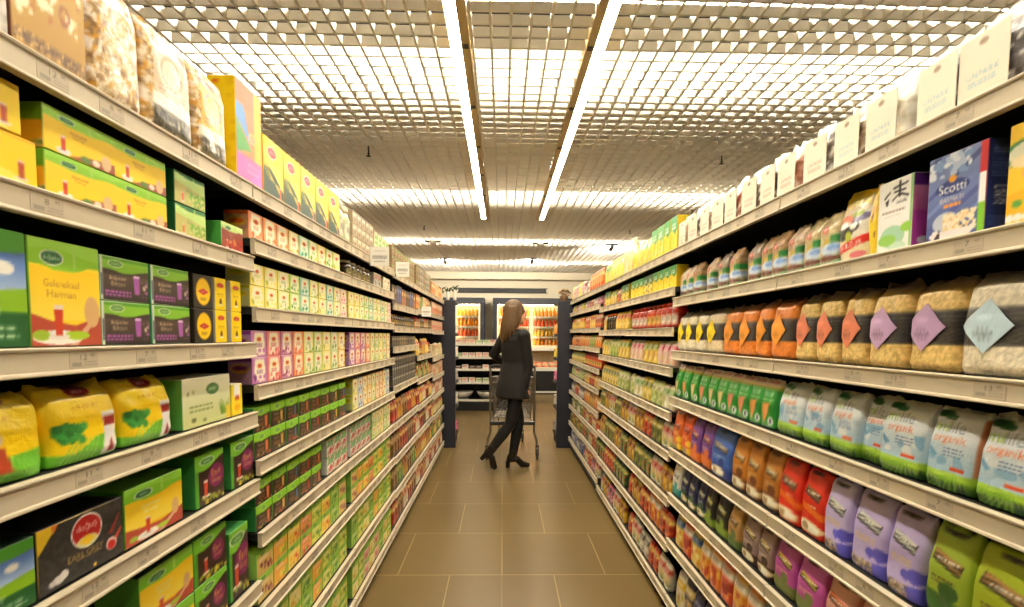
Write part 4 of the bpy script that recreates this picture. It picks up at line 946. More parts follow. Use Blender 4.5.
place('R', y0, y1, z, Kit('bulgur_bag', 'bag', 'r', me, w, .068, .162), 2, label='clear bag with a red lettered banner and black and orange picture', yaw=0)
def beanbag(i, kraft, w=.078, h=.136):
    c = Cv(w/h, kraft, 110); c.speck([tuple(min(255, q+24) for q in kraft), tuple(max(0, q-26) for q in kraft)], .6, .06, 0, .45, 1, 1, i)
    c.ell(.36, .68, .09, .07, (214, 70, 60)); c.ell(.36, .68, .05, .04, (236, 170, 150)); c.rect(.3, .36, 1, .5, (206, 180, 70)); c.rect(.62, .42, 1, .56, (30, 130, 60)); c.ell(.66, .3, .27, .12, (206, 220, 240)); c.ell(.72, .33, .16, .06, (130, 170, 226)); c.rect(.0, .0, 1, .18, (150, 200, 150)); c.ell(.5, .13, .3, .06, (110, 60, 46)); c.lines(.2, .8, .05, 1, W_, .015)
    me = loft_mesh('pulse_pack', h, [(0, w*.49, .032, 5), (.7, w*.49, .032, 5), (.86, w*.46, .02, 4), (.95, w*.43, .008, 3), (1, w*.42, .004, 3)], c, tuple(int(q*.82) for q in kraft), 22, 26, 'film', .0014, i)
    return Kit('pulse_pack', 'pulse pack', ['tan pulse pack with green label', 'brown pulse pack with green label', 'pinkish pulse pack with green label', 'speckled pulse pack with green label'][i % 4], me, w, .066, h)
BB = [beanbag(i, q) for i, q in enumerate(((206, 186, 136), (176, 140, 96), (222, 196, 164), (150, 132, 112)))]
bx = [(834, 817), (816, 799), (797, 781), (780, 770.5), (768, 758.5), (757, 740), (738, 725), (724, 714), (713, 700), (699, 690.5), (690, 683), (682.5, 677)]
for i, (a, b) in enumerate(bx):
    y = (Yr(a, z)+Yr(b, z))/2; kt = BB[(0, 0, 2, 1, 1, 3, 1, 3, 2, 1, 2, 2)[i]]
    place('R', y-.044, y+.044, z, kt, 2, yaw=random.uniform(-.04, .04), back=.02+.004*(i % 3))

# third shelf: film bags of grain with a black band and a diamond label
z = RZ[2]
LAB = {'blue': (196, 220, 232), 'purple': (196, 160, 200), 'salmon': (236, 136, 100), 'orange': (246, 160, 50), 'yellow': (252, 222, 30)}
GR = {'white': (236, 224, 196), 'gold': (232, 198, 122), 'lentil': (238, 140, 56), 'cream': (232, 214, 176)}
def grainbag(lab, grain, w, h, i, res=40):
    b = GR[grain]; c = Cv(w/h, b, 170); c.speck([tuple(min(255, q+18) for q in b), tuple(max(0, q-22) for q in b)], 1.6, .02, seed=i)
    c.rect(0, .29, 1, .66, (52, 50, 54))
    for k in range(8):
        for q in range(5): c.poly([(.02+q*.2, .32+k*.043), (.11+q*.2, .335+k*.043), (.2+q*.2, .32+k*.043), (.2+q*.2, .327+k*.043), (.11+q*.2, .343+k*.043), (.02+q*.2, .327+k*.043)], (112, 108, 104))
    c.grad(.88, 1, tuple(int(q*.75) for q in b), (110, 100, 90))
    me = loft_mesh('grain_bag', h, [(0, w*.48, .038, 5), (.08, w*.5, .046, 4.6), (.55, w*.5, .045, 4.4), (.86, w*.495, .034, 4), (.94, w*.48, .016, 3.5), (1, w*.46, .004, 3)], c, tuple(int(q*.9) for q in b), res, res, 'film', .0022, i)
    # the diamond label is stuck onto the bag's face: a curved sheet that follows it
    sx_, sz_ = min(.053, w*.5), .049; L = LAB[lab]; dark = tuple(int(q*.45) for q in L)
    dc = Cv(1, L, 120); dc.ell(.46, .66, .14, .05, tuple(min(255, q+22) for q in L)); dc.text('ORGANİK', .46, .46, .06, dark, .4); dc.lines(.28, .66, .37, 2, dark, .012, .05, i); dc.lines(.36, .6, .24, 1, dark, .01)
    vs, fs, cs = [], [], []; n = 12
    def front(x, zz):
        v = min(max(zz/h, 0), 1); bd = np.interp(v, [0, .08, .55, .86, 1], [.038, .046, .045, .034, .004]); aw = w*.5; ne = 4.4
        return -bd*max(0.02, 1-min(1, abs(x)/aw)**ne)**(1/ne)
    cx0, cz0 = -w*.12, h*.48
    for j in range(n+1):
        for k in range(n+1):
            p, q = k/n-.5, j/n-.5
            x, zz = (p-q)*sx_, (p+q)*sz_; x = max(min(x, w*.485-cx0), -w*.485-cx0)
            vs.append((cx0+x*.92, front(cx0+x*.92, cz0+zz)-.0032, cz0+zz)); cs.append(dc.at(np.array([[.5+(p-q)*.5]]), np.array([[.5+(p+q)*.5]]), .05, .05)[0, 0])
    for j in range(n):
        for k in range(n): a_ = j*(n+1)+k; fs.append((a_, a_+1, a_+n+2, a_+n+1))
    base = len(vs); vs += [(x, y+.0012, zz) for x, y, zz in vs]; cs += cs[:]; fs += [tuple(base+i_ for i_ in f)[::-1] for f in fs]
    lm = coloured_mesh('diamond_label', vs, fs, cs, 'matte', True)
    return Kit('grain_bag', 'grain bag', '', me, w, .094, h, (('diamond_label', lm, '%s diamond label' % lab),))
gseq = [(1040, 952, 'blue', 'white'), (951, 901.5, 'purple', 'gold'), (901, 863, 'purple', 'gold'), (862, 835, 'salmon', 'gold'), (834, 812, 'salmon', 'gold'), (811, 791, 'salmon', 'gold'), (790, 767, 'orange', 'lentil'), (766, 752, 'orange', 'lentil'), (752, 736, 'orange', 'lentil'), (736, 720, 'orange', 'lentil'), (719.5, 704, 'yellow', 'cream'), (703.5, 693, 'yellow', 'white'), (692.5, 684, 'yellow', 'white'), (683.5, 675.5, 'yellow', 'white')]
gname = {'white': 'white', 'gold': 'golden', 'lentil': 'orange', 'cream': 'cream'}
cnt = {}
for i, (a, b, lab, gr) in enumerate(gseq):
    y0, y1 = Yr(a, z), Yr(b, z); w = max(y1-y0-.003, .082)
    kt = grainbag(lab, gr, w, .186 if i < 8 else .176, i+1, 44 if i < 6 else 26)
    cnt[lab] = cnt.get(lab, 0)+1; tot = sum(q[2] == lab for q in gseq)
    ym = (y0+y1)/2
    cap = '%s grain bag with black band and %s diamond label' % (gname[gr], lab)
    if tot > 1: cap += ', %s of %s' % (ORD[cnt[lab]], ['', 'one', 'two', 'three', 'four', 'five'][tot])
    place('R', ym-w/2, ym+w/2, z, kt, 3, label=cap, yaw=0, back=.018+.003*(i % 2), group='grain bags with diamond labels')

# fourth shelf: white and green organic bags, then green snack bags
z = RZ[3]
def organic(w, h, i, res=40):
    c = Cv(w/h, (234, 240, 244), 200); c.grad(.22, .7, (176, 212, 236), (240, 244, 246)); c.speck([(150, 196, 228), (206, 228, 242), (236, 244, 248)], .5, .12, .04, .3, .96, .58, i, 3)
    i == 1 and c.rect(.97, .2, 1, 1, (206, 130, 84)); c.grad(.92, 1, (232, 236, 236), (214, 206, 190))
    c.ell(.2, .93, .12, .045, (24, 84, 44)); c.ell(.36, .9, .1, .035, (30, 104, 50))
    c.text('mi', .24, .78, .12, (150, 190, 50), .26); c.text('life', .56, .79, .14, (150, 160, 166), .34); c.text('organik', .48, .63, .12, (236, 110, 60), .72)
    c.lines(.4, .8, .52, 3, (120, 150, 196), .01, .04, i); c.rect(.56, .26, .86, .305, (232, 90, 40)); c.poly([(.05, .48), (.2, .38), (.3, .42), (.12, .52)], (120, 180, 220))
    c.grad(0, .2, (52, 96, 30), (150, 196, 50)); c.poly([(0, .2), (1, .14), (1, .23), (0, .24)], (170, 210, 70)); r = random.Random(i)
    for k in range(7): x = r.uniform(0, 1); c.poly([(x-.05, .0), (x+.05, .0), (x+.015, .15)], (44, 84, 34))
    for k in range(6): c.poly([(.12*k+.05, 0), (.12*k+.1, 0), (.5+.05*k, .2), (.48+.05*k, .2)], (120, 176, 50))
    me = loft_mesh('organic_bag', h, [(0, w*.49, .036, 6), (.12, w*.5, .043, 5.5), (.6, w*.5, .036, 5), (.9, w*.495, .02, 4.5), (1, w*.49, .005, 4)], c, (206, 212, 214), res, res, 'film', .0022, i+40)
    return Kit('organic_bag', 'bag', '', me, w, .088, h)
oseq = [(1031, 968), (966.5, 918), (917, 873.5), (872, 853), (852.5, 823.5), (823, 798.5), (798, 773)]
for i, (a, b) in enumerate(oseq):
    y0, y1 = Yr(a, z), Yr(b, z); w = y1-y0-.003; w = max(w, .074)
    kt = organic(w, .165 if i < 3 else .158, i, 48 if i < 4 else 30); ym = (y0+y1)/2
    place('R', ym-w/2, ym+w/2, z, kt, 4, label='white and sky blue bag over a green field, %s of seven from the camera' % ORD[i+1], yaw=(-.03, .01, .02, -.03, 0, 0, 0)[i], back=(.018, .02, .018, .034, .02, .018, .02)[i], group='white bags over green fields')
def greenbag(i, col, w=.088, h=.158):
    c = Cv(w/h, (36, 150, 54), 110); c.rect(0, .84, 1, 1, (244, 230, 214)); c.rect(0, .82, 1, .86, (246, 214, 60)); c.rect(.1, .93, .9, .97, (226, 120, 110)); c.text('Bebek', .5, .72, .1, (226, 246, 214), .6); c.lines(.15, .85, .6, 1, (150, 214, 140), .02)
    c.poly([(.2, .5), (.75, .55), (.4, .14), (.28, .1)], col); c.poly([(.3, .46), (.66, .5), (.4, .22)], tuple(min(255, q+24) for q in col)); c.ell(.74, .16, .09, .09, W_); c.ell(.74, .16, .04, .05, (60, 90, 150)); c.grad(0, .06, (20, 96, 36), (30, 120, 44))
    me = loft_mesh('snack_bag', h, [(0, w*.48, .03, 5), (.5, w*.5, .034, 4.6), (.9, w*.49, .016, 4.2), (1, w*.49, .004, 4)], c, (30, 120, 44), 20, 22, 'film', .002, i)
    return Kit('snack_bag', 'snack bag', ['green snack bag with orange shape', 'green snack bag with cream shape', 'green snack bag with peach shape'][i], me, w, .07, h)
GK = [greenbag(0, (240, 160, 80)), greenbag(1, (236, 214, 150)), greenbag(2, (240, 150, 110))]
gx = [(771.5, 758.5), (758, 747), (746.5, 735), (734.5, 725), (724.5, 715), (714.5, 706), (705.5, 697), (696.5, 688), (687.5, 680), (679.5, 673.5)]
for i, (a, b) in enumerate(gx):
    y = (Yr(a, z)+Yr(b, z))/2; place('R', y-.044, y+.044, z, GK[(0, 0, 2, 2, 1, 1, 2, 1, 0, 1)[i]], 4)

# fifth shelf: pouches with a ribbon across them
z = RZ[4]
def ribbon(look, base, scene, ribcol, w, h, i, res=34, pill_=False, wave=None, name='snack_pouch', cat='pouch', gusset=None):
    c = Cv(w/h, base, 170); lt = tuple(min(255, q+22) for q in base); dk = tuple(int(q*.7) for q in base)
    c.grad(.5, 1, base, lt); c.ell(.45, .94, .13, .02, (40, 30, 34))
    c.poly([(.16, .74), (.86, .66), (.82, .54), (.12, .62)], (30, 24, 24)); c.poly([(.18, .735), (.84, .665), (.80, .625), (.14, .695)], ribcol); c.poly([(.16, .68), (.84, .60), (.82, .565), (.14, .645)], tuple(int(q*.85) for q in ribcol)); c.lines(.26, .76, .645, 1, W_, .016, seed=i)
    c.lines(.2, .75, .45, 2, scene[1], .012, .045, i)
    if wave == 'field':
        c.poly([(0, 0), (1, 0), (1, .2), (.7, .17), (.35, .10), (0, .17)], scene[0]); c.speck([(176, 156, 130), (120, 100, 84), (206, 190, 160)], 1.3, .03, .0, .0, .7, .16, i)
        for q in ((.62, .28, .06), (.86, .3, .085)): c.ell(q[0], q[1], q[2], q[2], scene[0]); c.rect(q[0]-.02, .2, q[0]+.02, q[1], scene[0])
    elif wave == 'band': c.poly([(0, .5), (1, .38), (1, .28), (0, .4)], scene[0])
    elif wave == 'low': c.poly([(0, 0), (1, 0), (1, .24), (0, .3)], scene[0]); c.ell(.6, .34, .1, .09, scene[0])
    if pill_: c.ell(.42, .13, .26, .1, (236, 214, 160)); c.ell(.42, .13, .22, .075, (250, 244, 226)); c.ell(.3, .13, .07, .06, (180, 150, 100))
    me = loft_mesh(name, h, [(0, w*.485, .032, 5.5), (.1, w*.495, .036, 5.2), (.55, w*.5, .034, 4.8), (.9, w*.485, .018, 4.5), (1, w*.475, .005, 4)], c, gusset or dk, res, res, 'matte', .0018, i+60)
    return Kit(name, cat, look, me, w, .072, h)
R5 = [(1046, 961.5, 'lime green pouch of seeds with brown ribbon', (176, 196, 40), ((60, 100, 40), (110, 90, 40)), (190, 140, 80), 'low', False),
      (960.5, 918.5, 'lime green pouch of seeds with brown ribbon', (164, 190, 56), ((60, 100, 40), (110, 90, 40)), (190, 140, 80), 'low', False),
      (917, 882, 'lilac pouch with violet trees', (196, 180, 232), ((96, 90, 206), (226, 200, 150)), (226, 232, 226), 'field', False),
      (881, 845.5, 'lilac pouch with violet trees', (196, 180, 232), ((96, 90, 206), (226, 200, 150)), (226, 232, 226), 'field', False),
      (845, 820, 'lilac pouch with violet trees', (200, 186, 234), ((96, 90, 206), (226, 200, 150)), (226, 232, 226), 'field', False),
      (819, 796.5, 'bright red pouch with orange band', (226, 44, 24), ((244, 120, 30), (250, 220, 190)), (150, 110, 60), 'band', True),
      (796, 775.5, 'bright red pouch with orange band', (226, 44, 24), ((244, 120, 30), (250, 220, 190)), (150, 110, 60), 'band', True),
      (775, 758.5, 'caramel brown pouch with oval window', (192, 122, 48), ((120, 64, 28), (236, 200, 140)), (226, 190, 110), 'low', True),
      (758, 743.5, 'caramel brown pouch with oval window', (198, 126, 46), ((120, 64, 28), (236, 200, 140)), (226, 190, 110), 'low', True),
      (743, 728.5, 'caramel brown pouch with oval window', (206, 130, 44), ((120, 64, 28), (236, 200, 140)), (226, 190, 110), 'low', True),
      (728, 709, 'blue pouch with oval window', (60, 100, 190), ((36, 60, 140), (200, 220, 240)), (190, 170, 140), 'low', True),
      (708.5, 698.5, 'purple pouch with orange foot', (120, 70, 156), ((226, 120, 50), (220, 190, 230)), (226, 110, 60), 'low', False),
      (698, 688.5, 'purple pouch with orange foot', (120, 70, 156), ((226, 120, 50), (220, 190, 230)), (226, 110, 60), 'low', False),
      (688, 679.5, 'red and yellow vegetable pouch', (226, 90, 40), ((246, 206, 60), (250, 230, 160)), (200, 50, 30), 'field', False),
      (679, 671.5, 'red and yellow vegetable pouch', (222, 110, 50), ((246, 206, 60), (250, 230, 160)), (190, 50, 30), 'field', False)]
def ribrow(rows, z, shelf, h, minw=.09, side='grain-side', gus=None):
    seen = {}
    tot = {}
    for q in rows: tot[q[2]] = tot.get(q[2], 0)+1
    for i, (a, b, look, base, scene, rc, wave, pl) in enumerate(rows):
        y0, y1 = Yr(a, z), Yr(b, z); w = max(y1-y0-.003, minw); ym = (y0+y1)/2; seen[look] = seen.get(look, 0)+1
        kt = ribbon(look, base, scene, rc, w, h, shelf*20+i, 40 if i < 6 else 20, pl, wave, gusset=gus)
        cap = '%s, %s grain shelf' % (look, ORD[shelf]) + (', %s along' % ORD[seen[look]] if tot[look] > 1 else '')
        place('R', ym-w/2, ym+w/2, z, kt, shelf, label=cap, yaw=random.uniform(-.03, .03), back=.018+.004*(i % 2), group='pouches on the %s grain shelf' % ORD[shelf])
ribrow(R5, z, 5, .215)
R6 = [(905, 850, 'salmon pouch with orange ribbon', (222, 160, 140), ((190, 110, 90), (250, 230, 210)), (226, 110, 50), 'low', False),
      (847, 819, 'salmon pouch with orange ribbon', (222, 160, 140), ((190, 110, 90), (250, 230, 210)), (226, 110, 50), 'low', False),
      (818, 792.5, 'magenta pouch with yellow ribbon', (196, 84, 170), ((120, 130, 70), (236, 170, 160)), (226, 200, 60), 'low', False),
      (791, 769.5, 'magenta pouch with yellow ribbon', (190, 80, 166), ((120, 130, 70), (236, 170, 160)), (226, 200, 60), 'low', False),
      (768, 755.5, 'mauve grey pouch with oval window', (150, 124, 120), ((70, 44, 40), (226, 206, 190)), (206, 180, 90), 'low', True),
      (754, 738.5, 'mauve grey pouch with oval window', (150, 124, 120), ((70, 44, 40), (226, 206, 190)), (206, 180, 90), 'low', True),
      (737, 725.5, 'tan pouch with green leaf', (190, 146, 84), ((90, 120, 60), (110, 70, 40)), (150, 100, 50), 'low', False),
      (724.5, 712.5, 'black pouch over green leaves', (30, 28, 26), ((130, 160, 50), (200, 200, 160)), (200, 190, 90), 'low', False),
      (712, 703, 'black pouch over green leaves', (30, 28, 26), ((130, 160, 50), (200, 200, 160)), (200, 190, 90), 'low', False),
      (702.5, 694.5, 'navy pouch with oval window', (34, 40, 86), ((60, 100, 60), (220, 220, 200)), (180, 170, 110), 'low', True),
      (694, 686.5, 'navy pouch with oval window', (34, 40, 86), ((60, 100, 60), (220, 220, 200)), (180, 170, 110), 'low', True),
      (686, 678.5, 'navy pouch with oval window', (34, 40, 86), ((60, 100, 60), (220, 220, 200)), (180, 170, 110), 'low', True),
      (678, 671, 'white pouch with teal foot', (232, 226, 212), ((60, 160, 160), (180, 170, 150)), (220, 210, 190), 'low', False)]
ribrow(R6, RZ[5], 6, .185, .08, gus=(206, 184, 150))
kr = [pouch('gold and red pouch with kraft side', .095, .18, (236, 170, 60), (246, 240, 226), [(206, 60, 40), (246, 206, 90), (236, 130, 50)], 1, .06, 80, 14, 16, gusset=(190, 150, 96)), pouch('red and white pouch with kraft side', .095, .18, (206, 70, 46), (246, 240, 226), [(246, 220, 160), (160, 36, 30), (236, 140, 60)], 2, .06, 80, 14, 16, gusset=(190, 150, 96)),
      pouch('yellow pouch with blue corner', .095, .18, (240, 206, 90), (50, 90, 150), [(250, 232, 150), (226, 150, 50), (200, 60, 40)], 3, .06, 80, 14, 16, gusset=(196, 160, 106)), pouch('orange pouch with white label', .095, .18, (232, 130, 50), (250, 244, 230), [(250, 200, 80), (190, 60, 40)], 4, .06, 80, 14, 16, gusset=(196, 160, 106))]
fill_row('R', YR0+.06, YR0+BAY-.01, RZ[6], 7, [kr[3], kr[0], kr[1], kr[3], kr[0], kr[2], kr[1], kr[2]], 1, 1)
nv = [pouch('navy pouch with gold crest', .1, .19, (28, 36, 80), (40, 50, 100), [(190, 160, 70), (60, 70, 120)], 5, .06, 80, 12, 14), pouch('navy pouch with kraft foot', .1, .19, (30, 38, 84), (206, 180, 110), [(196, 160, 100), (50, 60, 110)], 6, .06, 80, 12, 14), pouch('white and yellow pouch', .1, .17, (226, 214, 190), (220, 180, 40), [(200, 190, 60), (170, 120, 90)], 7, .06, 80, 12, 14)]
fill_row('R', YR0+.3, YR0+BAY-.02, RZ[7], 8, [nv[1], nv[0], nv[0], nv[1], nv[2]], 1, 1)

# ------------------------------------------------------------------ grain side, bays three to six
HR = [YR0+BAY*k for k in range(0, 6)]
def rowR(k, i, kits, tiers=1, fc=2, a=0.01, b=.01):
    y0 = YR0+k*BAY
    fill_row('R', y0+a, y0+BAY-b, SHELF[('R', k)][i], i+1, kits, tiers, fc)
def carton2(look, w, h, base, topc, spots, seed=1, d=.06, txt=None):
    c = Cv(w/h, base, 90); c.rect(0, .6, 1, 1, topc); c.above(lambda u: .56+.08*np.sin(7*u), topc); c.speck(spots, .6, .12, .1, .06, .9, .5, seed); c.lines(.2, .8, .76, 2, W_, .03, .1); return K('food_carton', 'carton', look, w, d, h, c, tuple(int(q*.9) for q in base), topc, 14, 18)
YG = [carton2('yellow carton with green top', .1, .165, (250, 216, 30), (70, 160, 80), [(252, 226, 90), (246, 196, 20)], 1), carton2('yellow and white carton with green top', .1, .165, (250, 220, 60), (110, 180, 110), [(252, 240, 200), (246, 196, 20)], 2)]
YB = [pouch('yellow pasta pouch with white panel', .095, .16, (250, 226, 80), (250, 244, 220), [(246, 206, 60), (252, 240, 170)], 1, mt='film'), pouch('green and yellow pasta pouch', .095, .15, (226, 216, 80), (60, 140, 70), [(250, 232, 130), (240, 200, 60)], 2), pouch('orange red snack pouch', .095, .16, (226, 96, 40), (250, 226, 150), [(246, 180, 80), (196, 40, 30)], 3), pouch('pale pink pouch with dark print', .095, .15, (240, 222, 206), (150, 60, 90), [(220, 120, 140), (110, 90, 80)], 4)]
BIG = pouch('large round-topped pale yellow sack', .2, .24, (246, 232, 170), (250, 244, 226), [(250, 222, 110), (252, 246, 226)], 5, .1, 90, 14, 16)
y = HR[1]+.01
z1 = 1.798
fill_row('R', y, y+.42, z1, 1, [YG[0], YG[1]], 1, 2); fill_row('R', y+.425, y+.76, z1, 1, [YB[1], YB[0]], 1, 2)
yy = fill_row('R', y+.76, HR[2]-.005, z1, 1, [YB[0]], 1, 1)
place('R', HR[2]+.01, HR[2]+.21, z1, BIG, 1, label='large round-topped pale yellow sack standing out of the top grain shelf')
fill_row('R', HR[2]+.215, HR[3]-.005, z1, 1, [YB[0], YB[0], YB[1]], 1, 2)
fill_row('R', HR[3]+.01, HR[3]+.6, z1, 1, [YB[2]], 1, 3); 
kround = jar('food_tub', 'tub', 'round white tub', .085, .12, (244, 236, 220), (246, 240, 228), (226, 214, 200), 16, .1)
place('R', HR[3]+.62, HR[3]+.79, z1, kround, 1, label='round white tub on the far part of the top grain shelf')
fill_row('R', HR[4]+.005, HR[5]-.005, z1, 1, [YB[3], YB[0], YB[3]], 1, 2)
YG2 = [carton2('low yellow carton with green top', .09, .125, (250, 214, 30), (60, 150, 80), [(252, 226, 90), (246, 196, 20)], 1), carton2('dark green and yellow carton', .09, .12, (226, 196, 60), (30, 100, 60), [(246, 226, 120), (70, 60, 50)], 3)]
MX = [pouch('pink and black pouch', .088, .12, (226, 120, 150), (40, 34, 40), [(246, 220, 220), (120, 40, 70)], 1), pouch('red and cream pouch', .088, .125, (206, 70, 40), (246, 230, 196), [(240, 170, 90), (130, 40, 30)], 2), pouch('grey and white pouch', .088, .12, (206, 200, 186), (90, 80, 76), [(236, 230, 216), (150, 140, 130)], 3), pouch('yellow and green pouch', .088, .125, (240, 214, 80), (80, 140, 60), [(250, 236, 150), (200, 150, 40)], 4)]
rowR(1, 1, [YG2[0], YG2[0], YG2[1]], 1, 2); rowR(2, 1, [YG2[1], MX[1], MX[3]], 1, 2); rowR(3, 1, [MX[0], MX[2], MX[1]], 1, 2); rowR(4, 1, [MX[3], MX[2], MX[0]], 1, 2)
SJ = [jar('sauce_jar', 'sauce jar', 'red sauce jar with white label', .04, .125, (180, 44, 26), (206, 50, 30), (246, 236, 220)), jar('sauce_jar', 'sauce jar', 'dark olive jar with orange lid', .04, .125, (60, 52, 36), (226, 110, 40), None), jar('sauce_jar', 'sauce jar', 'red pepper jar', .04, .125, (196, 60, 30), (150, 30, 24), (236, 200, 120))]
YP = [pouch('yellow macaroni pouch', .09, .125, (248, 220, 90), (206, 60, 40), [(252, 236, 160), (226, 170, 60)], 1), pouch('gold macaroni pouch', .09, .125, (232, 186, 70), (250, 240, 210), [(250, 220, 130), (190, 130, 40)], 2)]
rowR(1, 2, [SJ[0], SJ[2], SJ[0]], 1, 3); rowR(2, 2, [YP[0], SJ[1], YP[1]], 1, 4); rowR(3, 2, [MX[1], YP[0]], 1, 3); rowR(4, 2, [YP[0], YP[1]], 1, 3)
PG = [pouch('white pasta pouch with pink print', .09, .13, (240, 230, 206), (206, 70, 110), [(226, 200, 140), (246, 150, 170)], 1), pouch('yellow spiral pasta pouch', .09, .135, (246, 214, 90), (110, 140, 60), [(250, 232, 150), (206, 150, 50)], 2), pouch('green pasta pouch', .09, .13, (150, 170, 70), (236, 230, 150), [(190, 206, 110), (90, 120, 40)], 3), pouch('orange pasta pouch', .09, .13, (236, 150, 60), (250, 230, 170), [(250, 200, 110), (206, 90, 30)], 4)]
rowR(1, 3, [PG[0], PG[1], PG[0]], 1, 3); rowR(2, 3, [PG[1], PG[2], PG[1]], 1, 3); rowR(3, 3, [PG[3], PG[2]], 1, 3); rowR(4, 3, [PG[3], MX[1]], 1, 3)
GN = [pouch('pale green noodle pouch', .09, .13, (196, 206, 120), (240, 236, 206), [(226, 230, 170), (120, 150, 60)], 1), pouch('white noodle pouch', .09, .125, (238, 230, 206), (110, 160, 70), [(250, 246, 230), (206, 196, 120)], 2), pouch('yellow noodle pouch', .09, .13, (236, 206, 90), (90, 110, 50), [(250, 230, 150), (150, 130, 50)], 3)]
rowR(1, 4, [GN[1], GN[0], GN[2]], 1, 2); rowR(2, 4, [GN[0], GN[2], GN[2]], 1, 3)
RD = [pouch('red tomato pouch', .085, .13, (196, 50, 34), (246, 220, 120), [(236, 120, 60), (120, 24, 20)], 1), pouch('olive green pouch', .085, .13, (104, 112, 46), (226, 206, 110), [(160, 160, 80), (60, 70, 30)], 2), pouch('white soup pouch', .085, .13, (236, 228, 206), (196, 60, 50), [(226, 196, 120), (90, 140, 70)], 3), pouch('mustard soup pouch', .085, .13, (216, 170, 50), (120, 50, 30), [(246, 214, 110), (150, 100, 30)], 4), pouch('dark green soup pouch', .085, .13, (40, 84, 46), (226, 216, 120), [(120, 160, 70), (206, 60, 40)], 5)]
rowR(1, 5, [RD[2], RD[1], RD[0], RD[3]], 1, 2); rowR(2, 5, [RD[3], RD[1], RD[2]], 1, 2); rowR(1, 6, [RD[3], RD[2], RD[4], RD[1]], 1, 2); rowR(2, 6, [RD[4], RD[3], RD[1]], 1, 2)
rowR(1, 7, [RD[0], kr[3], RD[0], RD[3]], 1, 2); rowR(2, 7, [RD[4], RD[0]], 1, 4); rowR(1, 8, [RD[2], RD[0], MX[2]], 1, 2); rowR(2, 8, [RD[3], RD[2], MX[0]], 1, 2)
for k in (3, 4):
    rowR(k, 4, [SJ[2] if k == 3 else GN[2]], 1, 3); rowR(k, 5, [YP[1], RD[0]] if k == 3 else [GN[0], RD[2]], 1, 3); rowR(k, 6, [PG[3], RD[3]] if k == 3 else [MX[2], RD[0]], 1, 3)
    rowR(k, 7, [RD[0], RD[2]] if k == 3 else [RD[1], GN[1]], 1, 2); rowR(k, 8, [RD[4], RD[0], RD[2]] if k == 3 else [RD[1], RD[3]], 1, 2); rowR(k, 9, [RD[2], MX[0], RD[0]] if k == 3 else [pouch('blue and white pouch', .085, .14, (90, 100, 170), (230, 226, 230), [(200, 206, 236), (50, 60, 120)], 7), MX[2]], 1, 2)

# ------------------------------------------------------------------ end shelves facing the fridges
def end_unit(side):
    s = 1 if side == 'L' else -1
    xi = -.572 if side == 'L' else .672
    xo = -1.85 if side == 'L' else 1.95
    y0 = 5.97
    o = empty('end_shelving', ((xi+xo)/2, y0, 0)); hw = abs(xo-xi)/2
    tag(o, 'navy end shelving unit closing the %s side of the aisle' % ('tea' if side == 'L' else 'grain'), 'shelving', 'navy end shelving units')
    MB().cbox(-hw, hw, 0, .05, .0, 1.80, .004).build('back_panel', 'navy', o)
    MB().box(-hw+.02, hw-.02, .05, .5, 0, .12).build('plinth', 'plinth', o)
    MB().cbox(-hw, hw, .05, .5, 1.77, 1.80, .003).build('top_board', 'navy', o)
    for z in (.14, .48, .8, 1.1, 1.4):
        b = MB().box(-hw+.004, hw-.004, .05, .5, z-.03, z).build('shelf', 'board', o)
        MB().box(-hw+.004, hw-.004, .5, .512, z-.035, z+.004).build('price_rail', 'rail', b)
        sx = hw if side == 'L' else -hw
    kits = [MX[0], RD[2], MX[2], PG[0], GN[1]] if side == 'L' else [MX[2], RD[2], MX[0], YP[0], PG[3]]
    for i, z in enumerate((.14, .48, .8, 1.1, 1.4)):
        for j in range(4):
            kt = kits[(i+j//2) % 5]; x = (o.location.x + s*(hw-.05-.0)) - s*(j*.10+.0)
            p = obj(kt.name, kt.me, None, (x, y0+.5-.045, z+.001), PI)
            tag(p, '%s, %s from the aisle, %s shelf, %s-side end unit' % (kt.look, ORD[j+1], ['lowest', 'second lowest', 'middle', 'fourth', 'fifth'][i], 'tea' if side == 'L' else 'grain'), kt.cat, 'products on the %s-side end unit' % ('tea' if side == 'L' else 'grain'))
    return o
end_unit('L'); end_unit('R')
# things on top of the end units
for i, (dx, h) in enumerate(((0, .17), (.085, .2), (-.085, .15))):
    o = empty('vase', (-.67+dx, 6.06, 1.8005)); 
    o.location.z = 1.8005; o.location.y = 6.06
    tag(o, 'white ceramic vase with dark leaves on the tea-side end unit, ' + ('middle one', 'one nearest the aisle', 'one farthest from the aisle')[i], 'vase', 'white vases on the end unit')
    MB().lathe([(.0, 0), (.018, 0), (.022, .03), (.02, h*.45), (.014, h*.62), (.017, h*.66), (.012, h*.64), (.0, h*.6)], n=14).build('pot', 'white', o)
    lf = MB(); r = random.Random(i)
    for k in range(8):
        a = k*2.4; q = .03+.02*r.random(); zz = h*.55+.07*r.random()
        lf.tube([(0, 0, h*.5), (q*.5*math.cos(a), q*.4*math.sin(a), zz), (q*1.4*math.cos(a), q*.8*math.sin(a), zz+.02)], [(.003, .002), (.010, .002), (.002, .001)], 6)
    lf.build('leaves', 'leaf', o)
o = empty('basket', (.755, 6.08, 1.8005)); tag(o, 'brown wicker basket of dried flowers on top of the grain-side end unit', 'basket')
bk = MB(); bk.lathe([(0, 0), (.035, 0), (.045, .03), (.05, .06), (.046, .07), (.04, .06), (0, .05)], n=20)
for k in range(5): bk.lathe([(.036+.003*k+.004, .008+.012*k), (.041+.003*k+.003, .013+.012*k), (.036+.003*k+.004, .018+.012*k)], n=20)
bk.build('wicker_body', 'wicker', o)
df = MB(); r = random.Random(3)
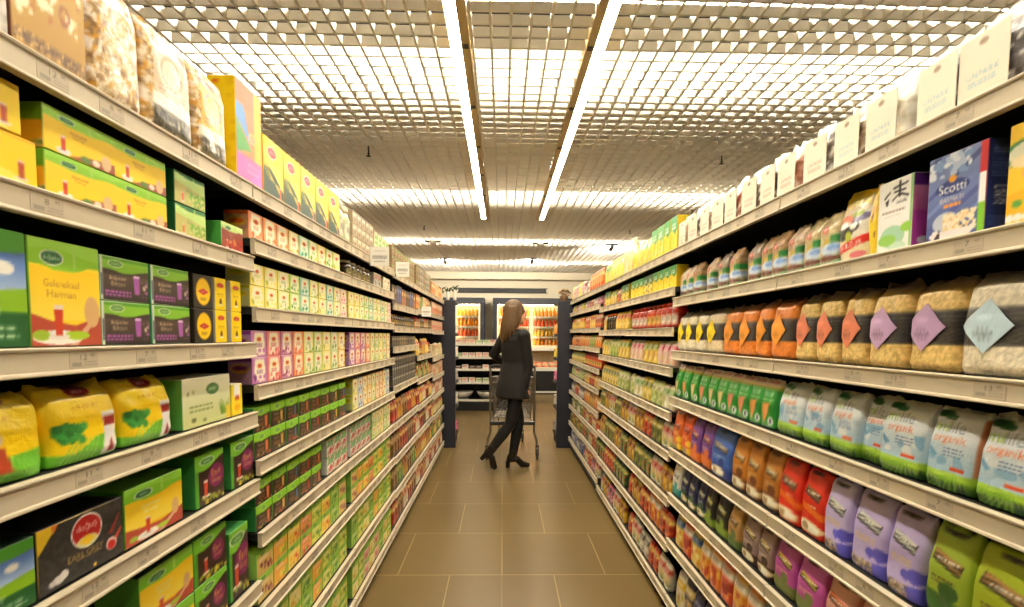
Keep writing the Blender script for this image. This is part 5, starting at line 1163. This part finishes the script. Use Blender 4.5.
for k in range(34):
    a = r.uniform(0, 6.28); t = r.uniform(.1, 1); q = .085*t; zz = .07+.07*math.sqrt(max(0, 1-t*t))+.012*r.random()
    df.tube([(0, 0, .05), (q*.6*math.cos(a), q*.5*math.sin(a), zz*.8), (q*math.cos(a), q*.6*math.sin(a), zz)], .0022, 5)
    df.ell((q*math.cos(a), q*.6*math.sin(a), zz), (.014, .012, .012), 7, 5)
df.build('dried_flowers', 'dry', o)

# ------------------------------------------------------------------ chilled cabinets along the back wall
YF = 11.75
def small_bottle(name, cat, look, r, h, body, cap):
    m = loft_mesh(name, h, [(0, r*.95, r*.95, 2.4), (.62, r, r, 2.4), (.82, r*.4, r*.4, 2), (.9, r*.38, r*.38, 2), (1, r*.38, r*.38, 2)], body, body, 6, 7, 'glass_jar', topc=cap)
    return Kit(name, cat, look, m, 2*r, 2*r, h)
JU = [small_bottle('juice_bottle', 'bottle', 'orange juice bottle', .042, .21, (240, 150, 40), (226, 120, 30)), small_bottle('juice_bottle', 'bottle', 'golden juice bottle', .042, .2, (244, 190, 70), (250, 240, 220)), small_bottle('juice_bottle', 'bottle', 'red juice bottle', .042, .2, (214, 84, 40), (240, 230, 210))]
def fridge(x0, x1, wh, n):
    o = empty('chilled_cabinet', ((x0+x1)/2, YF, 0)); w = (x1-x0)/2
    tag(o, 'glass-doored chilled cabinet of juices in a navy frame, ' + wh, 'fridge', 'chilled cabinets on the back wall')
    b = MB(); b.box(-w, w, .1, .48, .09, .12).box(-w, w, .45, .48, .12, 2.12); b.box(-w, -w+.02, .1, .48, .12, 2.12).box(w-.02, w, .1, .48, .12, 2.12)
    b.build('liner', 'fridge_in', o)
    MB().cbox(-w-.1, w+.1, -.02, .5, 2.12, 2.27, .006).build('top_fascia', 'navy', o)
    for sx in (-1, 1): MB().cbox(min(sx*w, sx*(w+.1)), max(sx*w, sx*(w+.1)), -.02, .5, 0, 2.12, .004).build('post', 'navy', o)
    MB().box(-w, w, -.22, .5, 0, .09).box(-w, w, -.22, .08, .09, .55).build('base', 'black', o)
    MB().cbox(-w, w, -.25, -.221, .03, .075, .005).build('bumper', 'white', o)
    MB().cbox(-w, w, -.25, -.22, .55, .64, .006).build('bin_rail', 'white', o)
    MB().cbox(-w, w, -.05, .1, 1.02, 1.10, .006).build('sill', 'white', o)
    nd = 2; dw = 2*w/nd
    for k in range(nd):
        a = -w+k*dw; f = MB()
        for q in ((a+.003, a+.045, 1.10, 2.1), (a+dw-.045, a+dw-.003, 1.10, 2.1)): f.box(q[0], q[1], -.01, .02, q[2], q[3])
        f.box(a+.045, a+dw-.045, -.01, .02, 2.06, 2.1).box(a+.045, a+dw-.045, -.01, .02, 1.10, 1.15)
        d = f.build('door', 'fridge_in', o)
        MB().box(a+.045, a+dw-.045, .003, .008, 1.15, 2.06).build('pane', GLASS, d)
        MB().tube([(a+(.07 if k else dw-.07), -.03, 1.4), (a+(.07 if k else dw-.07), -.03, 1.75)], .009, 8).build('handle', 'steel', d)
        MB().box(a+.008, a+.028, .03, .05, 1.15, 2.06).build('lamp', 'fridge_tube', o)
    MB().box(-w, w, .12, .14, 2.08, 2.115).build('lamp', 'fridge_tube', o)
    for i, z in enumerate((1.11, 1.35, 1.59, 1.83)):
        sh = MB().box(-w+.02, w-.02, .1, .45, z-.02, z).build('shelf', 'fridge_in', o)
        MB().box(-w+.02, w-.02, .085, .1, z-.03, z+.012).build('price_rail', 'white', sh)
        kt = JU[(n+i) % 3]; cntb = int((2*w-.08)/.092)
        for j in range(cntb):
            p = obj(kt.name, kt.me, None, (o.location.x-w+.09+j*.092, YF+.15, z+.001), random.uniform(0, 6))
            tag(p, '%s, %s along %s shelf, cabinet %s' % (kt.look, ORD[j+1], ['lowest', 'second', 'third', 'topmost'][i], wh), 'bottle', 'juice bottles on the %s shelf %s' % (['lowest', 'second', 'third', 'topmost'][i], wh))
    kt = PB
    for j in range(int((2*w-.1)/.15)):
        p = obj('fruit_pack', kt, None, (o.location.x-w+.1+j*.15, YF-.07, .5508), random.uniform(-.1, .1)+PI*0)
        tag(p, 'orange fruit pack, %s along the open bin, cabinet %s' % (ORD[j+1], wh), 'fruit pack', 'fruit packs in the open bin %s' % wh)
GLASS = mat('clear_door_glass', (250, 252, 250), .02, vary=0, trans=1.0)
PB = pouch('fruit pack', .14, .2, (222, 110, 50), (236, 200, 150), [(246, 160, 80), (190, 70, 40)], 3, .1).me
fridge(-.23+.1, 1.03+.48, 'behind the shopper', 0)
fridge(-1.72, -.42-.11, 'behind the chilled island', 1)
fridge(1.72, 2.9, 'behind the grain-side end unit', 2)
v = empty('vent_grille', (0, 12.27, 2.49)); tag(v, 'long black slot vent in the cream bulkhead above the cabinets', 'vent')
MB().cbox(-1.1, 1.08, 0, .03, -.045, .045, .005).build('slot', 'black', v)
fr = MB(); fr.box(-1.13, 1.11, -.012, .03, .045, .06).box(-1.13, 1.11, -.012, .03, -.06, -.045)
for k in range(12): fr.box(-1.1+k*.18, -1.092+k*.18, -.01, .0, -.045, .045)
fr.build('frame', 'black', v)
bh = MB(); bh.box(-5, 5, 12.0, 12.299, 2.74, 2.91); tag(bh.build('trim_1', 'wallp'), kind='structure')

# ---- open chilled island in front of the cabinets
ox, oy = -.55, 9.0
isl = empty('chilled_island', (ox, oy, 0)); tag(isl, 'low open chilled island of white packs with dark shelves beside the shopper', 'fridge')
m = MB(); m.cbox(-1.0, .62, -.06, .55, .0, .16, .005); m.box(-1.0, .62, .5, .55, .16, 1.2); m.box(-1.0, -.97, -.04, .5, .16, 1.2).box(.59, .62, -.04, .5, .16, 1.2); m.build('body', 'black', isl)
for z in (.2, .52, .76, .98, 1.22):
    s_ = MB().box(-.97, .59, -.04, .5, z-.03, z).build('shelf', 'board', isl); MB().cbox(-.98, .6, -.056, -.041, z-.03, z+.012, .003).build('price_rail', 'white', s_)
CH = [smallbox('cheese_pack', 'cheese pack', 'white cheese pack', .11, .08, .1, (244, 236, 220), (206, 90, 80), [(226, 200, 190), (250, 246, 236)], seed=1), smallbox('cheese_pack', 'cheese pack', 'cream and pink cheese pack', .11, .085, .1, (240, 222, 196), (226, 130, 130), [(236, 190, 170), (250, 240, 220)], seed=2), smallbox('cheese_pack', 'cheese pack', 'pale green cheese pack', .11, .075, .1, (226, 230, 196), (110, 150, 80), [(190, 206, 150), (246, 244, 226)], seed=3), smallbox('meat_pack', 'meat pack', 'dark meat pack', .11, .06, .1, (84, 66, 60), (190, 180, 170), [(140, 60, 50), (60, 50, 46)], seed=4)]
bowl = MB(); bowl.lathe([(0, 0), (.1, .0), (.17, .06), (.21, .13), (.205, .135), (.16, .07), (.1, .02), (0, .015)], n=28); BOWL = bowl.mesh('salad_bowl', 'white')
for i, z in enumerate((.2, .52, .76, .98, 1.22)):
    wh = ['lowest', 'second', 'third', 'fourth', 'topmost'][i]
    if i == 0:
        for j in range(3):
            o = obj('salad_bowl', BOWL, None, (ox-.7+.48*j+.02, oy+.2, z+.001)); tag(o, 'wide white bowl, %s from the tea end on the lowest shelf of the chilled island' % ORD[j+1], 'bowl', 'bowls on the lowest island shelf')
        continue
    for j in range(12):
        kt = CH[(j//2+i) % 3] if i != 2 else CH[3 if j % 3 else 0]
        p = obj(kt.name, kt.me, None, (ox-.88+j*.125, oy+.03, z+.001), random.uniform(-.05, .05)); tag(p, '%s, %s along %s shelf, chilled island' % (kt.look, ORD[j+1], wh), kt.cat, 'packs on the %s island shelf' % wh)

# ------------------------------------------------------------------ shopping cart
cy0 = 5.42; cxm = .115; hwid = .245
ct = empty('shopping_cart', (cxm, cy0, 0)); tag(ct, 'wire shopping cart standing beyond the shopper in the black coat', 'shopping cart')
fr = MB()
for s in (-1, 1):
    fr.tube([(s*hwid, 0, 1.03), (s*hwid, .0, .98), (s*hwid, .01, .46), (s*(hwid+.0), .02, .30), (s*(hwid+.028), .01, .22), (s*(hwid+.035), -.01, .13)], .0135, 10)
    fr.tube([(s*hwid, .01, .42), (s*.2, .5, .40), (s*.16, .86, .36), (s*.15, .88, .14)], .011, 8)
    fr.tube([(s*hwid, .0, .86), (s*hwid, .0, .86), (s*.19, .84, .80)], .008, 8)
fr.tube([(-hwid, .01, .42), (hwid, .01, .42)], .012, 8); fr.tube([(-.16, .86, .36), (.16, .86, .36)], .011, 8)
fr.build('frame', 'steel', ct)
MB().cbox(-hwid-.005, hwid+.005, -.015, .035, .385, .425, .006).build('rear_bumper', 'dsteel', ct)
h = MB(); h.tube([(-hwid, 0, 1.03), (-hwid+.03, -.01, 1.045), (hwid-.03, -.01, 1.045), (hwid, 0, 1.03)], .016, 10); h.build('handle', 'dsteel', ct)
bk = MB(); wr = .0028
def wall_wires(P00, P10, P11, P01, nu_, nv_):
    P00, P10, P11, P01 = map(Vector, (P00, P10, P11, P01))
    for i in range(nu_+1):
        t = i/nu_; bk.tube([P00.lerp(P10, t), P01.lerp(P11, t)], wr if 0 < i < nu_ else .005, 5)
    for j in range(nv_+1):
        t = j/nv_; bk.tube([P00.lerp(P01, t), P10.lerp(P11, t)], wr if 0 < j < nv_ else .006, 5)
b0, b1, t0, t1 = (.205, .04, .46), (.15, .78, .50), (.235, .02, .92), (.19, .86, .86)
mx = lambda p: (-p[0], p[1], p[2])
wall_wires(b0, b1, t1, t0, 18, 7); wall_wires(mx(b0), mx(b1), mx(t1), mx(t0), 18, 7); wall_wires(mx(b1), b1, t1, mx(t1), 8, 7); wall_wires(mx(b0), b0, b1, mx(b1), 9, 14); wall_wires(mx(b0), b0, t0, mx(t0), 10, 7)
bk.build('basket', 'steel', ct)
for s, yy, xx in ((-1, -.012, hwid+.035), (1, -.012, hwid+.035), (-1, .88, .15), (1, .88, .15)):
    cs = MB(); cs.cbox(s*xx-.018, s*xx-.013, yy-.03, yy+.03, .05, .15, .001).cbox(s*xx+.013, s*xx+.018, yy-.03, yy+.03, .05, .15, .001).cbox(s*xx-.018, s*xx+.018, yy-.03, yy+.03, .145, .16, .002)
    c_ = cs.build('caster', 'dsteel', ct)
    MB().tube([(s*xx-.011, yy-.01, .0605), (s*xx+.011, yy-.01, .0605)], .06, 20).build('wheel', 'rubber', c_)

# ------------------------------------------------------------------ the shopper
PH = math.radians(32)
FW, LF = Vector((math.cos(PH), math.sin(PH), 0)), Vector((-math.sin(PH), math.cos(PH), 0))
UPZ = Vector((0, 0, 1))
PX, PYD = .125, 5.03
C0 = Vector((PX, PYD, 0))
per = empty('person', (PX, PYD, 0)); tag(per, 'person with long blond hair, black coat and heeled boots, walking beside a cart', 'person')
def Pw(f, l, z): return FW*f+LF*l+UPZ*z        # local to the person's base
def W(x, y, z): return Vector((x, y, z))-C0
hipL, hipR = Pw(.0, .085, .90), Pw(.0, -.085, .90)
kneeL, ankL = W(.175, 5.09, .50), W(.115, 5.07, .135)
kneeR, ankR = W(.085, 4.965, .48), W(-.115, 4.955, .205)
neck = Pw(.0, 0, 1.43); head = Vector((.012, 0, 1.60)); HD = math.radians(8)
hf, hl = Vector((math.cos(HD), math.sin(HD), 0)), Vector((-math.sin(HD), math.cos(HD), 0))
shR, shL = Pw(.0, -.165, 1.375), Pw(.0, .165, 1.375)
elR, wrR, haR = W(.262, 4.90, 1.085), W(.226, 4.90, .855), W(.222, 4.90, .80)
elL, wrL, haL = W(-.095, 5.30, 1.17), W(.03, 5.395, 1.075), W(.085, 5.405, 1.068)
bd = MB()
bd.tube([Pw(0, 0, .86), Pw(0, 0, .98), Pw(.01, 0, 1.1), Pw(.015, 0, 1.24), Pw(0, 0, 1.36), Pw(-.005, 0, 1.41)], [(.16, .11), (.155, .105), (.125, .09), (.145, .105), (.16, .085), (.07, .06)], 18, up=LF)
bd.tube([Pw(-.005, 0, 1.38), Pw(.0, 0, 1.45), head+hf*-.01+UPZ*-.07], [.06, .048, .05], 12)
for hp, kn, an in ((hipL, kneeL, ankL), (hipR, kneeR, ankR)):
    bd.tube([hp+UPZ*.03, hp.lerp(kn, .45), kn, kn.lerp(an, .35), an], [.085, .068, .05, .05, .033], 12)
for sh, el, wr_ in ((shR, elR, wrR), (shL, elL, wrL)):
    bd.tube([sh, sh.lerp(el, .5), el, el.lerp(wr_, .4), wr_], [.05, .042, .034, .034, .023], 10); bd.ell(sh, (.055, .055, .055), 10, 8)
# head: skull, jaw, nose, lips, ears
HM = Matrix((hf, hl, UPZ)).transposed()
bd.ell(head+hf*-.012+UPZ*.025, (.094, .074, .098), 18, 12, HM); bd.ell(head+hf*.032+UPZ*-.035, (.062, .056, .075), 16, 10, HM); bd.ell(head+hf*.055+UPZ*-.078, (.030, .032, .026), 12, 8, HM)
bd.tube([head+hf*.086+UPZ*.03, head+hf*.112+UPZ*-.012, head+hf*.098+UPZ*-.024], [.008, .0125, .007], 8); bd.ell(head+hf*.088+UPZ*-.045, (.010, .022, .009), 10, 6, HM); bd.ell(head+hf*.076+UPZ*.04, (.02, .045, .012), 10, 6, HM)
for s in (-1, 1): bd.ell(head+hl*s*.074+hf*-.005, (.018, .008, .03), 10, 8, HM)
# hands: palm, four fingers of unequal length and a thumb from the side of the palm
def hand(w, dirv, palm, side, curl, L=1.0):
    """w wrist, dirv along the hand, palm towards which the palm faces, side towards the thumb"""
    dirv, palm = dirv.normalized(), palm.normalized(); side = (side-dirv*side.dot(dirv)).normalized()
    bd.tube([w, w+dirv*.035, w+dirv*.082], [(.019, .013), (.03, .013), (.035, .012)], 12, up=side)
    for k, (off, ln) in enumerate(((.027, .066), (.009, .074), (-.009, .068), (-.026, .054))):
        p = w+dirv*.078+side*off; d = dirv; pts = [p]
        for q, fr_ in enumerate((.45, .3, .25)):
            an = curl*(q+.6)*(.9+.1*k); d2 = dirv*math.cos(an)+palm*math.sin(an); p = p+d2*ln*fr_; pts.append(p)
        bd.tube(pts, [.0088, .0082, .0075, .006], 8)
    th = w+dirv*.025+side*.022
    bd.tube([th, th+side*.022+dirv*.022+palm*.006, th+side*.026+dirv*.045+palm*.018, th+side*.022+dirv*.06+palm*.026], [.012, .0105, .009, .007], 8)
hand(wrR, Vector((.06, 0, -1)), Vector((-.2, 1, 0)), Vector((1, .1, 0)), .42)
hand(wrL, Vector((1, .15, -.25)), Vector((.1, .3, -1)), Vector((.2, -1, 0)), .75)
body = obj('body', fused(bd, 'body', 'skin', .0058, 3), per)
# hair
hr = MB()
hr.ell(head+hf*-.026+UPZ*.034, (.112, .095, .114), 20, 14, HM)
for k in range(26):
    a = -1.9+3.8*k/25; bx_ = head+hf*(-.04-.055*math.cos(a))+hl*(.084*math.sin(a))+UPZ*.02
    ln = .27-.10*abs(a)/1.9+.015*((k*7) % 3); out = hf*(-.035*math.cos(a)-.012)+hl*(.018*math.sin(a))
    hr.tube([bx_+UPZ*.05, bx_+out*.6-UPZ*.06, bx_+out-UPZ*.14, bx_+out*1.05+hf*(.012*((k % 3)-1))-UPZ*ln, bx_+out*.9-UPZ*(ln+.04)], [.02, .022, .019, .013, .003], 7)
for s in (-1, 1):
    for k in range(4):
        p = head+hl*s*(.076-.004*k)+hf*(.035-.018*k)+UPZ*.055
        hr.tube([p+UPZ*.02-hl*s*.02, p+hl*s*.006-UPZ*.05, p+hl*s*.008-hf*.012-UPZ*.13, p-hf*.03-UPZ*(.2+.02*k)], [.012, .015, .014, .004], 7)
obj('hair', fused(hr, 'hair', 'hair', .006, 2), per)
for s in (-1, 1):
    MB().ell(head+hf*.083+hl*s*.03+UPZ*.022, (.007, .011, .006), 10, 6, HM).build('eye', 'eye', per)
MB().ell(head+hf*.0955+UPZ*-.046, (.007, .019, .006), 10, 6, HM).build('lips', 'lip', per)
# coat
co = MB()
co.tube([Pw(-.02, 0, .745), Pw(-.015, 0, .86), Pw(-.005, 0, .98), Pw(.005, 0, 1.1), Pw(.012, 0, 1.24), Pw(0, 0, 1.345), Pw(-.005, 0, 1.40), Pw(-.004, 0, 1.445)], [(.208, .168), (.198, .155), (.182, .137), (.158, .12), (.18, .132), (.188, .112), (.12, .09), (.066, .066)], 22, up=LF)
for sh, el, wr_ in ((shR, elR, wrR), (shL, elL, wrL)):
    co.tube([sh+UPZ*.012, sh.lerp(el, .5), el, el.lerp(wr_, .5), wr_.lerp(el, .06)], [.068, .058, .053, .047, .04], 12); co.ell(sh, (.07, .07, .07), 12, 8)
co.tube([Pw(.135, .03, .78), Pw(.135, .03, 1.0), Pw(.12, .03, 1.2), Pw(.07, .07, 1.42)], [(.03, .012)]*4, 8)
co.tube([Pw(-.06, -.05, 1.43), Pw(-.06, .05, 1.43), Pw(.03, .07, 1.43)], .025, 8)
obj('coat', fused(co, 'coat', 'coat', .009, 4), per)
# trousers
tr = MB()
tr.tube([Pw(0, 0, .80), Pw(0, 0, .88), Pw(0, 0, .98)], [(.165, .115), (.17, .12), (.16, .11)], 16, up=LF)
for hp, kn, an in ((hipL, kneeL, ankL), (hipR, kneeR, ankR)):
    tr.tube([hp+UPZ*.02, hp.lerp(kn, .45), kn, kn.lerp(an, .35), an.lerp(kn, .06)], [.094, .077, .059, .059, .043], 14)
obj('trousers', fused(tr, 'trousers', 'jean', .008, 3), per)
# patterned tunic showing below the coat
tm = bpy.data.materials.new('speckled_tunic'); tm.use_nodes = True; nt = tm.node_tree
vo = nt.nodes.new('ShaderNodeTexVoronoi'); vo.inputs['Scale'].default_value = 55; rp = nt.nodes.new('ShaderNodeValToRGB'); tc = nt.nodes.new('ShaderNodeTexCoord')
rp.color_ramp.elements[0].color = (*lin((150, 148, 140)), 1); rp.color_ramp.elements[1].color = (*lin((44, 44, 46)), 1); rp.color_ramp.elements[1].position = .45
nt.links.new(tc.outputs['Object'], vo.inputs['Vector']); nt.links.new(vo.outputs['Distance'], rp.inputs['Fac']); nt.links.new(rp.outputs['Color'], nt.nodes['Principled BSDF'].inputs['Base Color']); nt.nodes['Principled BSDF'].inputs['Roughness'].default_value = .85
vs, fs = [], []
for th_i in range(15):
    a = math.radians(60+150*th_i/14)                 # round the back and the left hip
    for j in range(5):
        t = j/4; rr = .185+.025*t+.006*math.sin(6*a)*t; zz = .80-(.19-.035*abs(math.sin(a*1.5)))*t
        p = FW*(math.cos(a)*rr*.84)+LF*(math.sin(a)*rr)+UPZ*zz; vs.append(p)
for i in range(14):
    for j in range(4): k = i*5+j; fs.append((k, k+1, k+6, k+5))
tn = MB(); tn.add(vs, fs, True); nvs = len(vs)
tn.add([v_*1 - (FW*FW.dot(v_)+LF*LF.dot(v_)).normalized()*.005 for v_ in vs], [f[::-1] for f in fs], True)
tn.build('tunic', tm, per)
# boots
def boot(name, an, heel, ball, toe, up):
    m = MB(); m.tube([an+up*.06, an, heel.lerp(an, .45)], [.05, .046, .042], 14)
    m.tube([heel.lerp(an, .42), an.lerp(ball, .45), ball, toe], [(.036, .040), (.036, .042), (.037, .026), (.022, .016)], 14)
    m.ell(heel.lerp(an, .42), (.036, .036, .036), 12, 8)
    return m
bt = boot('boot', ankL, W(.062, 5.065, .06), W(.215, 5.083, .032), W(.293, 5.088, .022), (kneeL-ankL).normalized())
hb = MB(); hb.tube([W(.066, 5.066, .075), W(.062, 5.066, .003)], [(.026, .024), (.021, .02)], 10)
b1_ = obj('boot', fused(bt, 'boot', 'boot', .006, 3), per); hb.build('heel', 'boot', b1_)
bt = boot('boot', ankR, W(-.178, 4.95, .155), W(-.083, 4.955, .045), W(-.058, 4.957, .018), (kneeR-ankR).normalized())
hb = MB(); d_ = (W(-.178, 4.95, .155)-ankR); hb.tube([W(-.166, 4.95, .165), W(-.212, 4.948, .118)], [(.026, .024), (.021, .02)], 10)
b2_ = obj('boot', fused(bt, 'boot', 'boot', .006, 3), per); hb.build('heel', 'boot', b2_)

# ------------------------------------------------------------------ light and view
w = bpy.data.worlds.new('world'); SC.world = w; w.use_nodes = True
w.node_tree.nodes['Background'].inputs[0].default_value = (*lin((255, 236, 200)), 1); w.node_tree.nodes['Background'].inputs[1].default_value = 0.02
vs_ = SC.view_settings; SC.display_settings.display_device = 'sRGB'
vs_.view_transform = 'Standard'; vs_.look = 'None'; vs_.gamma = 1.0; vs_.use_curve_mapping = False; vs_.exposure = 0.3
SC.cycles.max_bounces = 10; SC.cycles.diffuse_bounces = 6; SC.cycles.use_denoising = True; SC.cycles.sample_clamp_indirect = 6.0
